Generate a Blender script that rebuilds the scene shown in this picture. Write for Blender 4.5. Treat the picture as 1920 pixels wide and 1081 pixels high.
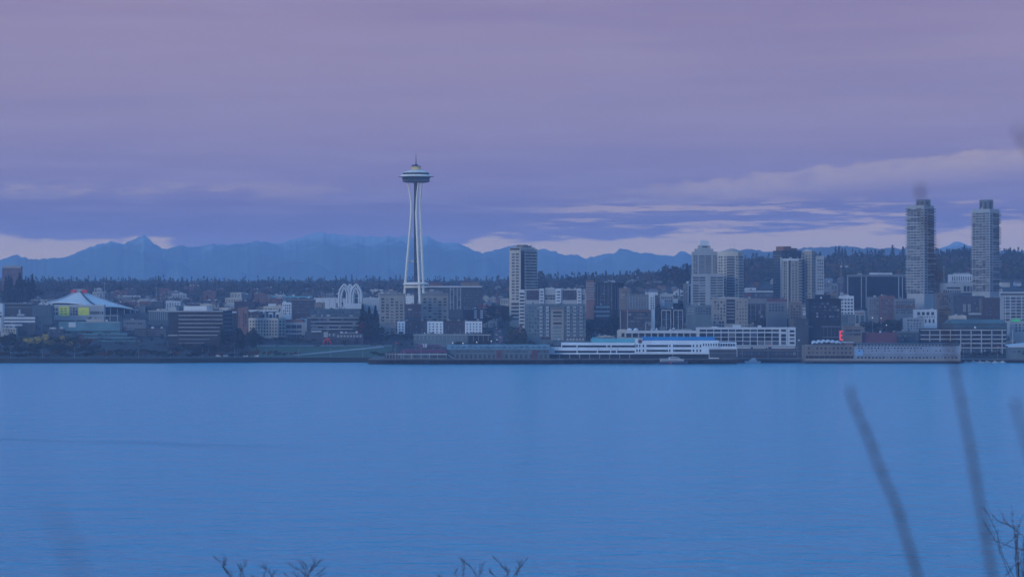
import bpy, bmesh, math, random
import numpy as np
from mathutils import Vector, Matrix, noise as mnoise
random.seed(7)
for o in list(bpy.data.objects): bpy.data.objects.remove(o)
SC = bpy.context.scene
COL = SC.collection
R = math.radians

# light, air and water settings
SKY_TINT = (4.0, 4.8, 4.8)
DECK_LOW = (0.235, 0.17, 0.33); DECK_HIGH = (0.34, 0.258, 0.375); DECK_PALE = (0.355, 0.285, 0.42); DECK_DARK = (0.215, 0.17, 0.345)
BANK = (0.54, 0.41, 0.39); GLOW_LOW = (0.98, 0.68, 0.30); GLOW_HIGH = (0.74, 0.52, 0.37); STREAK = (0.18, 0.13, 0.295)
OPEN = 0.9; SUN_E = 1.0
WATER_COL = (0.002, 0.245, 0.375); WATER_ROUGH = 0.16; WATER_BUMP = 1.9
HAZE_COL = (0.51, 0.675, 1.0); HAZE_D = 7.3e-5

# ------------------------------------------------------------------ camera
F = 6330.0            # focal length in photo pixels (1920 wide)
CAMZ = 48.0
HOR = 585.0           # eye level row in the photo
PITCH = math.atan((HOR - 540.5) / F)
cam = bpy.data.cameras.new("camera")
cam.sensor_width = 36.0
cam.lens = 36.0 * F / 1920.0
cam.clip_start = 0.5
cam.clip_end = 90000
cam.dof.use_dof = True
cam.dof.focus_distance = 3800
cam.dof.aperture_fstop = 3.7
camo = bpy.data.objects.new("camera", cam)
camo.location = (0, 0, CAMZ)
camo.rotation_euler = (math.pi / 2 + PITCH, 0, 0)
COL.objects.link(camo)
SC.camera = camo
CP, SP = math.cos(PITCH), math.sin(PITCH)

def at(px, py, D):
    dx, dz = px - 960.0, 540.5 - py
    fy = F * CP - dz * SP
    fz = F * SP + dz * CP
    k = D / fy
    return Vector((dx * k, D, CAMZ + fz * k))
def wx(px, D): return (px - 960.0) * D / F
def wz(py, D): return at(960, py, D).z

# ------------------------------------------------------------------ world / sky
SUN_EL, SUN_AZ = R(10), R(222)   # azimuth measured clockwise from the view direction
W = bpy.data.worlds.new("World"); SC.world = W; W.use_nodes = True
nt = W.node_tree; nt.nodes.clear()
class G:
    def __init__(s, nt): s.nt = nt
    def n(s, t, **kw):
        nd = s.nt.nodes.new(t)
        for k, v in kw.items(): setattr(nd, k, v)
        return nd
    def set(s, sock, v):
        if isinstance(v, bpy.types.NodeSocket): s.nt.links.new(v, sock)
        elif isinstance(v, (tuple, list)) and len(v) == 3 and sock.type == 'RGBA': sock.default_value = (*v, 1)
        else: sock.default_value = v
    def m(s, op, a, b=0.0, c=0.0, clamp=False):
        nd = s.n('ShaderNodeMath', operation=op, use_clamp=clamp)
        for i, v in enumerate((a, b, c)): s.set(nd.inputs[i], v)
        return nd.outputs[0]
    def ss(s, x, lo, hi, a=0.0, b=1.0):
        nd = s.n('ShaderNodeMapRange', interpolation_type='SMOOTHSTEP')
        for i, v in enumerate((x, lo, hi, a, b)): s.set(nd.inputs[i], v)
        return nd.outputs[0]
    def mix(s, f, a, b, mode='MIX'):
        nd = s.n('ShaderNodeMix', data_type='RGBA', blend_type=mode)
        s.set(nd.inputs[0], f); s.set(nd.inputs[6], a); s.set(nd.inputs[7], b)
        return nd.outputs[2]
    def xyz(s, x, y, z=0.0):
        nd = s.n('ShaderNodeCombineXYZ')
        for i, v in enumerate((x, y, z)): s.set(nd.inputs[i], v)
        return nd.outputs[0]
    def noise(s, vec, scale=1.0, detail=3.0, rough=0.5, dist=0.0):
        nd = s.n('ShaderNodeTexNoise')
        if vec is not None: s.set(nd.inputs['Vector'], vec)
        nd.inputs['Scale'].default_value = scale; nd.inputs['Detail'].default_value = detail
        nd.inputs['Roughness'].default_value = rough; nd.inputs['Distortion'].default_value = dist
        return nd.outputs[0]
g = G(nt)
tc = g.n('ShaderNodeTexCoord')
sep = g.n('ShaderNodeSeparateXYZ'); nt.links.new(tc.outputs['Generated'], sep.inputs[0])
X, Y, Z = sep.outputs
az = g.m('ARCTAN2', X, Y)
A = g.m('MULTIPLY', az, F)                       # about one unit per photo pixel
E = g.m('MULTIPLY', g.m('MAXIMUM', Z, 0.0), F)
sky = g.n('ShaderNodeTexSky', sky_type='NISHITA', sun_disc=False, sun_elevation=SUN_EL,
          sun_rotation=SUN_AZ, altitude=50, air_density=1.0, dust_density=0.6, ozone_density=5.5)
skyc = g.mix(1.0, sky.outputs[0], SKY_TINT, 'MULTIPLY')
n_fine = g.noise(g.xyz(g.m('MULTIPLY', A, 0.0026), g.m('MULTIPLY', E, 0.032)), 1.0, 8.0, 0.66)
n_big = g.noise(g.xyz(g.m('MULTIPLY', A, 0.0008), g.m('MULTIPLY', E, 0.012), 7.3), 1.0, 6.0, 0.6)
deck = g.mix(g.ss(E, 130, 420), DECK_LOW, DECK_HIGH)
deck = g.mix(g.m('MULTIPLY', g.ss(n_fine, 0.40, 0.66), 0.55), deck, DECK_PALE)
deck = g.mix(g.m('MULTIPLY', g.ss(n_big, 0.42, 0.68), 0.38), deck, DECK_DARK)
# pale cloud bank climbing to the right
nb = g.noise(g.xyz(g.m('MULTIPLY', A, 0.016), g.m('MULTIPLY', E, 0.034), 3.1), 1.0, 8.0, 0.66)
edge = g.m('ADD', g.m('MULTIPLY_ADD', A, 0.105, 212.0), g.m('MULTIPLY', g.m('SUBTRACT', nb, 0.5), 42.0))
below = g.m('SUBTRACT', edge, E)
bank = g.m('MULTIPLY', g.m('MULTIPLY', g.ss(below, -2, 9), g.ss(below, 75, 20)), g.ss(A, 0, 420))
bank = g.m('MULTIPLY', bank, g.ss(A, 2600, 1400))
bank = g.m('MULTIPLY', bank, g.ss(nb, 0.30, 0.62, 0.45, 1.0))
deck = g.mix(g.m('MULTIPLY', bank, 0.75), deck, BANK)
# small bright puffs low on the left
npf = g.noise(g.xyz(g.m('MULTIPLY', A, 0.009), g.m('MULTIPLY', E, 0.045), 11.7), 1.0, 8.0, 0.65)
puff = g.m('MULTIPLY', g.m('MULTIPLY', g.ss(E, 200, 220), g.ss(E, 250, 228)), g.ss(npf, 0.42, 0.62))
puff = g.m('MULTIPLY', puff, g.ss(A, -100, -560))
deck = g.mix(g.m('MULTIPLY', puff, 0.6), deck, BANK)
# clear, warmer gap under the deck
ng = g.noise(g.xyz(g.m('MULTIPLY', A, 0.007), g.m('MULTIPLY', E, 0.045), 23.0), 1.0, 6.0, 0.62)
dip = g.m('MULTIPLY', g.ss(A, -670, -560), g.ss(A, -40, -160))
gedge = g.m('SUBTRACT', g.m('ADD', g.m('MULTIPLY_ADD', g.m('SUBTRACT', ng, 0.5), 110.0, 138.0), g.m('MULTIPLY', g.ss(A, -100, 900), 24.0)), g.m('MULTIPLY', dip, 50.0))
gap = g.ss(g.m('SUBTRACT', gedge, E), -9, 11)
# a broken second row of gaps higher up on the right
ng2 = g.noise(g.xyz(g.m('MULTIPLY', A, 0.0055), g.m('MULTIPLY', E, 0.070), 41.0), 1.0, 8.0, 0.65)
gap2 = g.m('MULTIPLY', g.m('MULTIPLY', g.ss(E, 150, 165), g.ss(E, 225, 190)), g.ss(ng2, 0.50, 0.58))
gap2 = g.m('MULTIPLY', gap2, g.ss(A, -60, 200))
gap2 = g.m('MULTIPLY', gap2, 0.7)
n_str = g.noise(g.xyz(g.m('MULTIPLY', A, 0.0038), g.m('MULTIPLY', E, 0.05), 61.0), 1.0, 7.0, 0.62)
glow = g.mix(g.ss(E, 95, 185), GLOW_LOW, GLOW_HIGH)
streak = g.mix(g.m('MULTIPLY', g.m('MULTIPLY', g.ss(E, 135, 160), g.ss(E, 236, 190)), g.m('MULTIPLY', g.ss(n_str, 0.33, 0.56), 0.85)), deck, STREAK)
clouds = g.mix(g.m('MAXIMUM', gap, gap2), streak, glow)
clouds = g.mix(1.0, clouds, (10.0, 10.0, 10.0), 'MULTIPLY')   # the sky strength below is 0.1
# overhead the deck breaks up and the blue evening sky shows through
open_ = g.m('MULTIPLY', g.ss(Z, 0.092, 0.21), OPEN)
col = g.mix(open_, clouds, skyc)
bg = g.n('ShaderNodeBackground'); g.set(bg.inputs[0], col); bg.inputs[1].default_value = 0.1
out = g.n('ShaderNodeOutputWorld'); nt.links.new(bg.outputs[0], out.inputs[0])

# ------------------------------------------------------------------ sun
sl = bpy.data.lights.new("sun", 'SUN'); sl.energy = SUN_E; sl.angle = R(16); sl.color = (1.0, 0.93, 0.86)
so = bpy.data.objects.new("sun", sl); COL.objects.link(so)
# SUN_AZ is clockwise from +Y; light travels from that direction
sd = Vector((math.sin(SUN_AZ) * math.cos(SUN_EL), math.cos(SUN_AZ) * math.cos(SUN_EL), math.sin(SUN_EL)))
so.rotation_euler = (-sd).to_track_quat('-Z', 'Y').to_euler()
so.location = sd * 2000

# ------------------------------------------------------------------ exposure / render
vs = SC.view_settings
SC.display_settings.display_device = 'sRGB'
vs.view_transform = 'Standard'; vs.look = 'None'; vs.exposure = 0.0; vs.gamma = 1.0; vs.use_curve_mapping = False
SC.render.engine = 'CYCLES'
SC.cycles.use_denoising = True
SC.cycles.use_adaptive_sampling = True; SC.cycles.adaptive_threshold = 0.015
try: SC.cycles.denoiser = 'OPENIMAGEDENOISE'
except Exception: pass
SC.cycles.max_bounces = 3; SC.cycles.diffuse_bounces = 1; SC.cycles.glossy_bounces = 2
SC.cycles.transparent_max_bounces = 8; SC.cycles.volume_bounces = 0
SC.cycles.caustics_reflective = False; SC.cycles.caustics_refractive = False

# ------------------------------------------------------------------ helpers: materials
def lin(r, gr, b):
    f = lambda c: (c / 255 / 12.92) if c <= 10 else ((c / 255 + 0.055) / 1.055) ** 2.4
    return (f(r), f(gr), f(b))
MATS = {}
def mat(name, col, rough=0.8, var=0.18, scale=0.08, metal=0.0, spec=0.3, rnd=0.0, col2=None, streak=False):
    if name in MATS: return MATS[name]
    m = bpy.data.materials.new(name); m.use_nodes = True
    t = m.node_tree; b = t.nodes['Principled BSDF']; q = G(t)
    b.inputs['Roughness'].default_value = rough; b.inputs['Metallic'].default_value = metal
    b.inputs['Specular IOR Level'].default_value = spec
    geo = q.n('ShaderNodeNewGeometry')
    vec = geo.outputs['Position']
    if streak:
        mp = q.n('ShaderNodeMapping'); t.links.new(vec, mp.inputs[0]); mp.inputs['Scale'].default_value = (1, 1, 0.12)
        vec = mp.outputs[0]
    nz = q.noise(vec, scale, 4.0, 0.6)
    f = q.ss(nz, 0.3, 0.7)
    lo = tuple(c * (1 - var) for c in col); hi = tuple(min(1, c * (1 + var)) for c in col)
    if col2: lo = col2; hi = col
    c = q.mix(f, lo, hi)
    if rnd:
        oi = q.n('ShaderNodeObjectInfo')
        k = q.m('MULTIPLY_ADD', oi.outputs['Random'], 2 * rnd, 1 - rnd)
        cc = q.n('ShaderNodeVectorMath', operation='SCALE')
        t.links.new(c, cc.inputs[0]); t.links.new(k, cc.inputs['Scale']); c = cc.outputs[0]
    t.links.new(c, b.inputs['Base Color'])
    MATS[name] = m
    return m
def emis(name, col, s):
    if name in MATS: return MATS[name]
    m = bpy.data.materials.new(name); m.use_nodes = True
    b = m.node_tree.nodes['Principled BSDF']
    b.inputs['Base Color'].default_value = (*col, 1); b.inputs['Emission Color'].default_value = (*col, 1)
    b.inputs['Emission Strength'].default_value = s
    MATS[name] = m
    return m

# ------------------------------------------------------------------ helpers: meshes and objects
class MB:
    def __init__(s): s.v = []; s.f = []
    def box(s, x0, x1, y0, y1, z0, z1):
        b = len(s.v)
        s.v += [(x0,y0,z0),(x1,y0,z0),(x1,y1,z0),(x0,y1,z0),(x0,y0,z1),(x1,y0,z1),(x1,y1,z1),(x0,y1,z1)]
        s.f += [tuple(b+i for i in q) for q in ((0,3,2,1),(4,5,6,7),(0,1,5,4),(1,2,6,5),(2,3,7,6),(3,0,4,7))]
        return s
    def poly(s, vs, fs):
        b = len(s.v); s.v += [tuple(v) for v in vs]; s.f += [tuple(b+i for i in f) for f in fs]; return s
    def prism(s, pts, y0, y1):            # pts: (x,z) outline counter-clockwise seen from -y
        n = len(pts); b = len(s.v)
        s.v += [(x, y0, z) for x, z in pts] + [(x, y1, z) for x, z in pts]
        s.f += [tuple(b+i for i in range(n)), tuple(b+n+i for i in reversed(range(n)))]
        s.f += [(b+i, b+n+i, b+n+(i+1) % n, b+(i+1) % n) for i in range(n)]
        return s
    def lathe(s, prof, n=32, c=(0,0)):
        b = len(s.v); k = len(prof)
        for i in range(n):
            a = 2*math.pi*i/n
            s.v += [(c[0]+r*math.cos(a), c[1]+r*math.sin(a), z) for r, z in prof]
        for i in range(n):
            j = (i+1) % n
            for q in range(k-1):
                s.f.append((b+i*k+q, b+j*k+q, b+j*k+q+1, b+i*k+q+1))
        s.f.append(tuple(b+i*k for i in reversed(range(n)))); s.f.append(tuple(b+i*k+k-1 for i in range(n)))
        return s
    def tube(s, pts, rad, n=6):
        b = len(s.v); pts = [Vector(p) for p in pts]; L = len(pts)
        for i, p in enumerate(pts):
            d = (pts[min(i+1, L-1)] - pts[max(i-1, 0)])
            d = d.normalized() if d.length > 1e-9 else Vector((0,0,1))
            u = d.orthogonal().normalized()
            ref = Vector((0, -1, 0)) if abs(d.y) < 0.9 else Vector((1, 0, 0))
            u = (ref - d*ref.dot(d)).normalized(); w = d.cross(u)
            r = rad[i] if isinstance(rad, (list, tuple)) else rad
            for k in range(n):
                a = 2*math.pi*k/n
                s.v.append(tuple(p + u*(r*math.cos(a)) + w*(r*math.sin(a))))
        for i in range(L-1):
            for k in range(n):
                k2 = (k+1) % n
                s.f.append((b+i*n+k, b+i*n+k2, b+(i+1)*n+k2, b+(i+1)*n+k))
        s.f.append(tuple(b+k for k in reversed(range(n)))); s.f.append(tuple(b+(L-1)*n+k for k in range(n)))
        return s
    def mesh(s, name, m=None, smooth=False):
        me = bpy.data.meshes.new(name); me.from_pydata(s.v, [], s.f); me.update()
        if m: me.materials.append(m)
        if smooth: me.polygons.foreach_set('use_smooth', [True]*len(me.polygons))
        return me
    def build(s, name, m, parent=None, smooth=False, **kw):
        return add(name, s.mesh(name, m, smooth), parent, **kw)
def add(name, me, parent=None, label=None, cat=None, group=None, kind=None, loc=None):
    o = bpy.data.objects.new(name, me); COL.objects.link(o)
    if parent: o.parent = parent
    if loc is not None: o.location = loc
    if label: o['label'] = label
    if cat: o['category'] = cat
    if group: o['group'] = group
    if kind: o['kind'] = kind
    return o
def thing(name, label, cat, loc=(0,0,0), rz=0.0, group=None):
    o = add(name, None, None, label, cat, group, None, loc); o.rotation_euler = (0, 0, rz); return o

# ------------------------------------------------------------------ terrain
PXS = [-900, 0, 400, 900, 1050, 1200, 1320, 1420, 1650, 1920, 2800]
DS  = [3180, 3300, 3450, 3600, 3800, 4000, 4400, 5000, 5600, 6500, 7600, 9500]
TZ = [  # rows: one per PXS
 [4, 5, 13, 22, 36, 48, 62, 78, 88, 100, 70, 60],
 [4, 5, 13, 22, 36, 48, 60, 74, 86, 100, 70, 60],
 [4, 5, 13, 21, 34, 46, 57, 68, 82,  98, 70, 60],
 [4, 5, 13, 21, 34, 46, 57, 68, 82, 100, 70, 60],
 [4, 5, 12, 20, 34, 46, 60, 76, 92, 104, 70, 60],
 [4, 5, 12, 20, 34, 47, 66, 86, 100, 100, 70, 60],
 [4, 5, 12, 20, 33, 46, 66, 92, 112, 100, 70, 60],
 [4, 5, 11, 19, 32, 46, 70, 104, 124, 105, 70, 60],
 [4, 5, 11, 19, 32, 46, 70, 108, 130, 105, 70, 60],
 [4, 5, 11, 19, 32, 46, 72, 110, 132, 105, 70, 60],
 [4, 5, 11, 19, 32, 46, 72, 110, 132, 105, 70, 60]]
TZ = np.array(TZ, float)
def gz(x, D):
    px = 960 + x * F / max(D, 1)
    col = [np.interp(px, PXS, TZ[:, j]) for j in range(len(DS))]
    return float(np.interp(D, DS, col))
def shore(px):                     # distance of the sea wall for a bearing
    return float(np.interp(px, [-900, 0, 300, 480, 700, 1050, 1500, 1920, 2800], [3190, 3200, 3190, 3235, 3235, 3240, 3280, 3290, 3290]))
def ground_D(px, py):              # distance at which the ground shows at that row
    D = 3200.0
    while D < 6500:
        if at(px, py, D).z <= gz(wx(px, D), D): return D
        D += 10
    return D
M_ground = mat('ground_soil', (0.022, 0.026, 0.02), 0.95, 0.3, 0.02, col2=(0.014, 0.015, 0.014))
def make_ground():
    cols = list(range(-900, 2801, 20)); rows = []
    v = []; f = []
    dl = [0.0] + [30, 60, 100, 150, 200, 250, 320, 400, 500, 600, 700, 800, 950, 1100, 1250, 1400, 1600, 1800, 2000, 2200, 2400, 2700, 3000, 3300, 3700, 4200, 5000, 6300, 9000, 13000, 17000]
    for px in cols:
        s0 = shore(px)
        for d in dl:
            D = s0 + d; x = wx(px, D)
            z = gz(x, max(D, 3180)) if D < 9500 else 60 - 40 * min(1, (D - 9500) / 4000)
            v.append((x, D, z))
    n = len(dl)
    for i in range(len(cols) - 1):
        for j in range(n - 1):
            a = i * n + j; f.append((a, a + n, a + n + 1, a + 1))
    # sea wall: drop the front edge below the water
    b = len(v)
    for i, px in enumerate(cols):
        x, y, z = v[i * n]; v.append((x, y, -6.0))
    for i in range(len(cols) - 1):
        f.append((i * n, b + i, b + i + 1, (i + 1) * n))
    mb = MB(); mb.v = v; mb.f = f
    return mb.build('ground', M_ground, kind='structure')
make_ground()

# bank the photographer stands on (below the frame): slopes down to the water
def bank_z(D): return float(np.interp(D, [-60, 0, 3, 12, 30, 60, 120, 200, 320, 340], [50, 46.3, 46.1, 44.2, 36, 27, 17, 9, 1.5, -3]))
def make_bank():
    mb = MB(); xs = [x for x in range(-160, 161, 8)]; ds = [-60, -30, 0, 3, 6, 9, 12, 20, 30, 45, 60, 90, 120, 160, 200, 260, 320, 340]
    for x in xs:
        for d in ds:
            mb.v.append((x * (1 + max(d, 0) / 120), d, bank_z(d) + (0.5 * mnoise.noise((x * .05, d * .05, 0)) if d > 4 else 0)))
    n = len(ds)
    for i in range(len(xs) - 1):
        for j in range(n - 1):
            a = i * n + j; mb.f.append((a, a + n, a + n + 1, a + 1))
    mb.build('hillside', mat('bank_soil', (0.05, 0.055, 0.03), 0.95, 0.4, 0.3), smooth=True, kind='structure')
make_bank()

# ------------------------------------------------------------------ water
def make_water():
    m = bpy.data.materials.new('bay_water'); m.use_nodes = True
    t = m.node_tree; b = t.nodes['Principled BSDF']; q = G(t)
    b.inputs['Specular IOR Level'].default_value = 0.2; b.inputs['Roughness'].default_value = WATER_ROUGH; b.inputs['IOR'].default_value = 1.33
    geo = q.n('ShaderNodeNewGeometry')
    def nz(sx, sy, sc, det, off=0.0):
        mp = q.n('ShaderNodeMapping'); t.links.new(geo.outputs['Position'], mp.inputs[0])
        mp.inputs['Scale'].default_value = (sx, sy, 1); mp.inputs['Location'].default_value = (off, off * 1.7, 0)
        return q.noise(mp.outputs[0], sc, det, 0.6)
    b.inputs['Base Color'].default_value = (*WATER_COL, 1)
    w0 = nz(1.0, 1.0, 0.55, 3.0, 2.0); w1 = nz(1.0, 1.0, 0.13, 3.0); w2 = nz(0.8, 1.0, 0.034, 2.0, 9.0)
    h = q.m('ADD', q.m('MULTIPLY', w0, 0.42), q.m('ADD', q.m('MULTIPLY', w1, 1.5), q.m('MULTIPLY', w2, 2.4)))
    bp = q.n('ShaderNodeBump'); t.links.new(h, bp.inputs['Height']); bp.inputs['Distance'].default_value = 1.0
    # an old wake: a long calmer slick off the left shore
    sp = q.n('ShaderNodeSeparateXYZ'); t.links.new(geo.outputs['Position'], sp.inputs[0])
    off = q.m('ADD', q.m('SUBTRACT', sp.outputs[1], 1282 - 194 * 0.75), q.m('MULTIPLY', sp.outputs[0], 0.75))
    off = q.m('ADD', off, q.m('MULTIPLY', q.m('SUBTRACT', nz(1, 1, 0.012, 3.0, 5.0), 0.5), 60.0))
    slick = q.m('MULTIPLY', q.ss(q.m('ABSOLUTE', off), 22, 6), q.ss(sp.outputs[0], -40, -130))
    q.set(bp.inputs['Strength'], q.m('MULTIPLY', q.m('MULTIPLY_ADD', slick, 0.8, 1.0), WATER_BUMP))
    t.links.new(bp.outputs[0], b.inputs['Normal'])
    mb = MB()
    ys = [250, 600, 1200, 2000, 2800, 3330]
    for y in ys: mb.v += [(-900 - y * 0.4, y, 0.0), (900 + y * 0.4, y, 0.0)]
    for i in range(len(ys) - 1): mb.f.append((2*i, 2*i+1, 2*i+3, 2*i+2))
    mb.build('water', m, kind='structure')
make_water()

# ------------------------------------------------------------------ mountains
RIDGE = [(-900,470),(-300,486),(0,484),(30,478),(62,486),(90,483),(120,484),(150,470),(185,456),(205,452),(230,455),(252,447),(262,443),(270,436),(277,442),(287,452),(305,463),(335,456),(370,455),(400,450),(440,452),(480,450),(520,455),(545,448),(575,440),(600,433),(640,437),(680,441),(720,443),(760,441),(800,442),(815,446),(830,452),(850,452),(870,458),(890,468),(905,473),(925,468),(945,461),(965,458),(1010,468),(1022,467),(1040,472),(1060,478),(1080,476),(1100,484),(1115,480),(1135,474),(1150,475),(1160,468),(1180,465),(1200,473),(1215,472),(1240,478),(1265,479),(1274,470),(1285,472),(1300,480),(1340,482),(1420,480),(1700,478),(1750,468),(1775,459),(1796,449),(1812,457),(1850,466),(1920,470),(2300,480),(2800,478)]
HILLR = [(1290,500),(1330,482),(1365,470),(1390,464),(1420,462),(1450,467),(1470,470),(1500,461),(1530,458),(1560,457),(1600,458),(1640,463),(1690,460),(1740,466),(1800,470),(1900,468),(2100,474),(2800,480)]
def m_mtn():
    m = bpy.data.materials.new('mountain_forest_and_snow'); m.use_nodes = True
    t = m.node_tree; b = t.nodes['Principled BSDF']; q = G(t); b.inputs['Roughness'].default_value = 0.95
    geo = q.n('ShaderNodeNewGeometry'); sp = q.n('ShaderNodeSeparateXYZ'); t.links.new(geo.outputs['Position'], sp.inputs[0])
    n1 = q.noise(geo.outputs['Position'], 0.009, 9.0, 0.72)
    hgt = q.m('ADD', sp.outputs[2], q.m('MULTIPLY', q.m('SUBTRACT', n1, 0.5), 260.0))
    snow = q.ss(hgt, 330, 400)
    c = q.mix(q.ss(n1, 0.35, 0.65), (0.04, 0.10, 0.10), (0.08, 0.17, 0.16))
    c = q.mix(q.m('MULTIPLY', snow, 0.4), c, (0.6, 0.62, 0.66))
    t.links.new(c, b.inputs['Base Color'])
    return m
MM = m_mtn()
def make_range(name, prof, Dc, front, amp, mt):
    mb = MB(); px0, px1 = prof[0][0], prof[-1][0]
    pxs = np.arange(px0, px1 + 1, 2.5); N = 26
    ts = np.linspace(0, 1.35, N)
    for px in pxs:
        yc = np.interp(px, [p for p, _ in prof], [y for _, y in prof])
        yc += 3.4 * mnoise.noise((px * .045, 1.3, 0)) + 4.5 * (abs(mnoise.noise((px * .075, 4.3, 0))) - .22) + 1.6 * mnoise.noise((px * .2, 9.3, 0))
        zc = wz(yc, Dc)
        for t in ts:
            D = Dc - front * (1 - t) if t <= 1 else Dc + front * (t - 1)
            s = (t ** 1.25) if t <= 1 else max(0, 1 - (t - 1) * 1.6)
            X_ = wx(px, D); spur = 0.0; am = 1.0; fr = .0011
            for o_ in range(4):
                spur += am * (0.45 - abs(mnoise.noise((X_ * fr + D * fr * .5, D * fr * .8 - X_ * fr * .3, 3.0 + o_))) * 1.6); am *= .5; fr *= 2.1
            env = 4 * t * (1 - t) if t < 1 else 0
            z = 15 + (zc - 15) * s + amp * spur * max(env, 0)
            if t < 1: z = min(z, CAMZ + (zc - CAMZ) * D / Dc * 0.995)
            mb.v.append((wx(px, D), D, z))
    for i in range(len(pxs) - 1):
        for j in range(N - 1):
            a = i * N + j; mb.f.append((a, a + N, a + N + 1, a + 1))
    return mb.build(name, mt, smooth=True, kind='structure')
make_range('mountains', RIDGE, 16000, 3600, 170, MM)
make_range('hills', HILLR, 11500, 1600, 25, mat('hill_forest', (0.05, 0.06, 0.055), 0.95, 0.3, 0.01))

# ------------------------------------------------------------------ building kit
M = {}
def defmats():
    M['white'] = mat('white_painted_wall', (0.48, 0.49, 0.50), 0.7, 0.10, 0.05, streak=True)
    M['bright'] = mat('bright_white_paint', (0.60, 0.63, 0.66), 0.6, 0.10, 0.05, streak=True)
    M['cream'] = mat('cream_concrete', (0.42, 0.37, 0.305), 0.8, 0.14, 0.05, streak=True)
    M['beige'] = mat('beige_stucco', (0.26, 0.23, 0.195), 0.85, 0.14, 0.05, streak=True)
    M['tan'] = mat('tan_brick', (0.17, 0.13, 0.10), 0.85, 0.16, 0.05, streak=True)
    M['grey'] = mat('grey_concrete', (0.155, 0.155, 0.16), 0.85, 0.15, 0.05, streak=True)
    M['lgrey'] = mat('light_grey_concrete', (0.31, 0.31, 0.31), 0.85, 0.12, 0.05, streak=True)
    M['dgrey'] = mat('dark_grey_panel', (0.042, 0.044, 0.052), 0.7, 0.2, 0.05, streak=True)
    M['teal'] = mat('teal_grey_cladding', (0.10, 0.13, 0.14), 0.7, 0.2, 0.06, streak=True)
    M['tealb'] = mat('teal_glass_panel', (0.08, 0.18, 0.21), 0.4, 0.2, 0.06)
    M['dteal'] = mat('dark_teal_wall', (0.045, 0.075, 0.09), 0.7, 0.2, 0.05)
    M['brick'] = mat('red_brown_brick', (0.16, 0.075, 0.065), 0.9, 0.2, 0.06, streak=True)
    M['dbrick'] = mat('dark_brown_brick', (0.055, 0.037, 0.04), 0.9, 0.2, 0.06, streak=True)
    M['orange'] = mat('orange_brown_panel', (0.20, 0.10, 0.075), 0.8, 0.15, 0.06)
    M['maroon'] = mat('maroon_cladding', (0.13, 0.04, 0.055), 0.7, 0.15, 0.06)
    M['dark'] = mat('dark_tinted_glass_wall', (0.016, 0.016, 0.021), 0.5, 0.25, 0.05, spec=0.08)
    M['glass'] = mat('dark_window_glass', (0.020, 0.024, 0.032), 0.4, 0.3, 0.3, spec=0.12, rnd=0.6)
    M['glassb'] = mat('grey_blue_window_glass', (0.055, 0.07, 0.09), 0.4, 0.3, 0.3, spec=0.15, rnd=0.6)
    M['blind'] = mat('window_blind', (0.13, 0.135, 0.14), 0.6, 0.2, 0.2, rnd=0.5)
    M['roof'] = mat('dark_flat_roofing', (0.075, 0.07, 0.07), 0.95, 0.2, 0.04)
    M['lroof'] = mat('pale_membrane_roof', (0.42, 0.42, 0.42), 0.8, 0.15, 0.04)
    M['tealroof'] = mat('verdigris_roof', (0.09, 0.33, 0.38), 0.6, 0.15, 0.05)
    M['blueroof'] = mat('blue_metal_roof', (0.02, 0.19, 0.42), 0.5, 0.08, 0.05)
    M['yellow'] = mat('yellow_panel', (0.62, 0.60, 0.06), 0.7, 0.1, 0.08)
    M['redroof'] = mat('dark_red_metal_roof', (0.13, 0.03, 0.055), 0.6, 0.15, 0.06)
    M['wood'] = mat('weathered_pier_timber', (0.06, 0.05, 0.045), 0.9, 0.3, 0.15)
    M['steel'] = mat('galvanised_steel', (0.35, 0.36, 0.38), 0.5, 0.1, 0.2, metal=0.3)
    M['needle'] = mat('needle_white_paint', (0.74, 0.65, 0.54), 0.6, 0.06, 0.05, streak=True)
    M['needled'] = mat('needle_dark_core', (0.035, 0.038, 0.05), 0.6, 0.3, 0.12)
    M['gold'] = mat('needle_gold_paint', (0.62, 0.42, 0.16), 0.6, 0.08, 0.06)
    M['red'] = mat('red_paint', (0.55, 0.03, 0.03), 0.6, 0.1, 0.1)
    M['asphalt'] = mat('asphalt', (0.06, 0.06, 0.065), 0.9, 0.15, 0.05)
    M['path'] = mat('gravel_path', (0.30, 0.29, 0.27), 0.95, 0.12, 0.05)
    M['lawn'] = mat('lawn_grass', (0.035, 0.075, 0.03), 0.95, 0.25, 0.05)
defmats()

UNIT = {}
def unit_box(m):                       # unit cube, x 0..1, y -1..0 (outwards), z 0..1; shared by all alike pieces
    k = m.name
    if k not in UNIT:
        UNIT[k] = MB().box(0, 1, -1, 0, 0, 1).mesh('piece_' + k, m)
    return UNIT[k]

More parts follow.
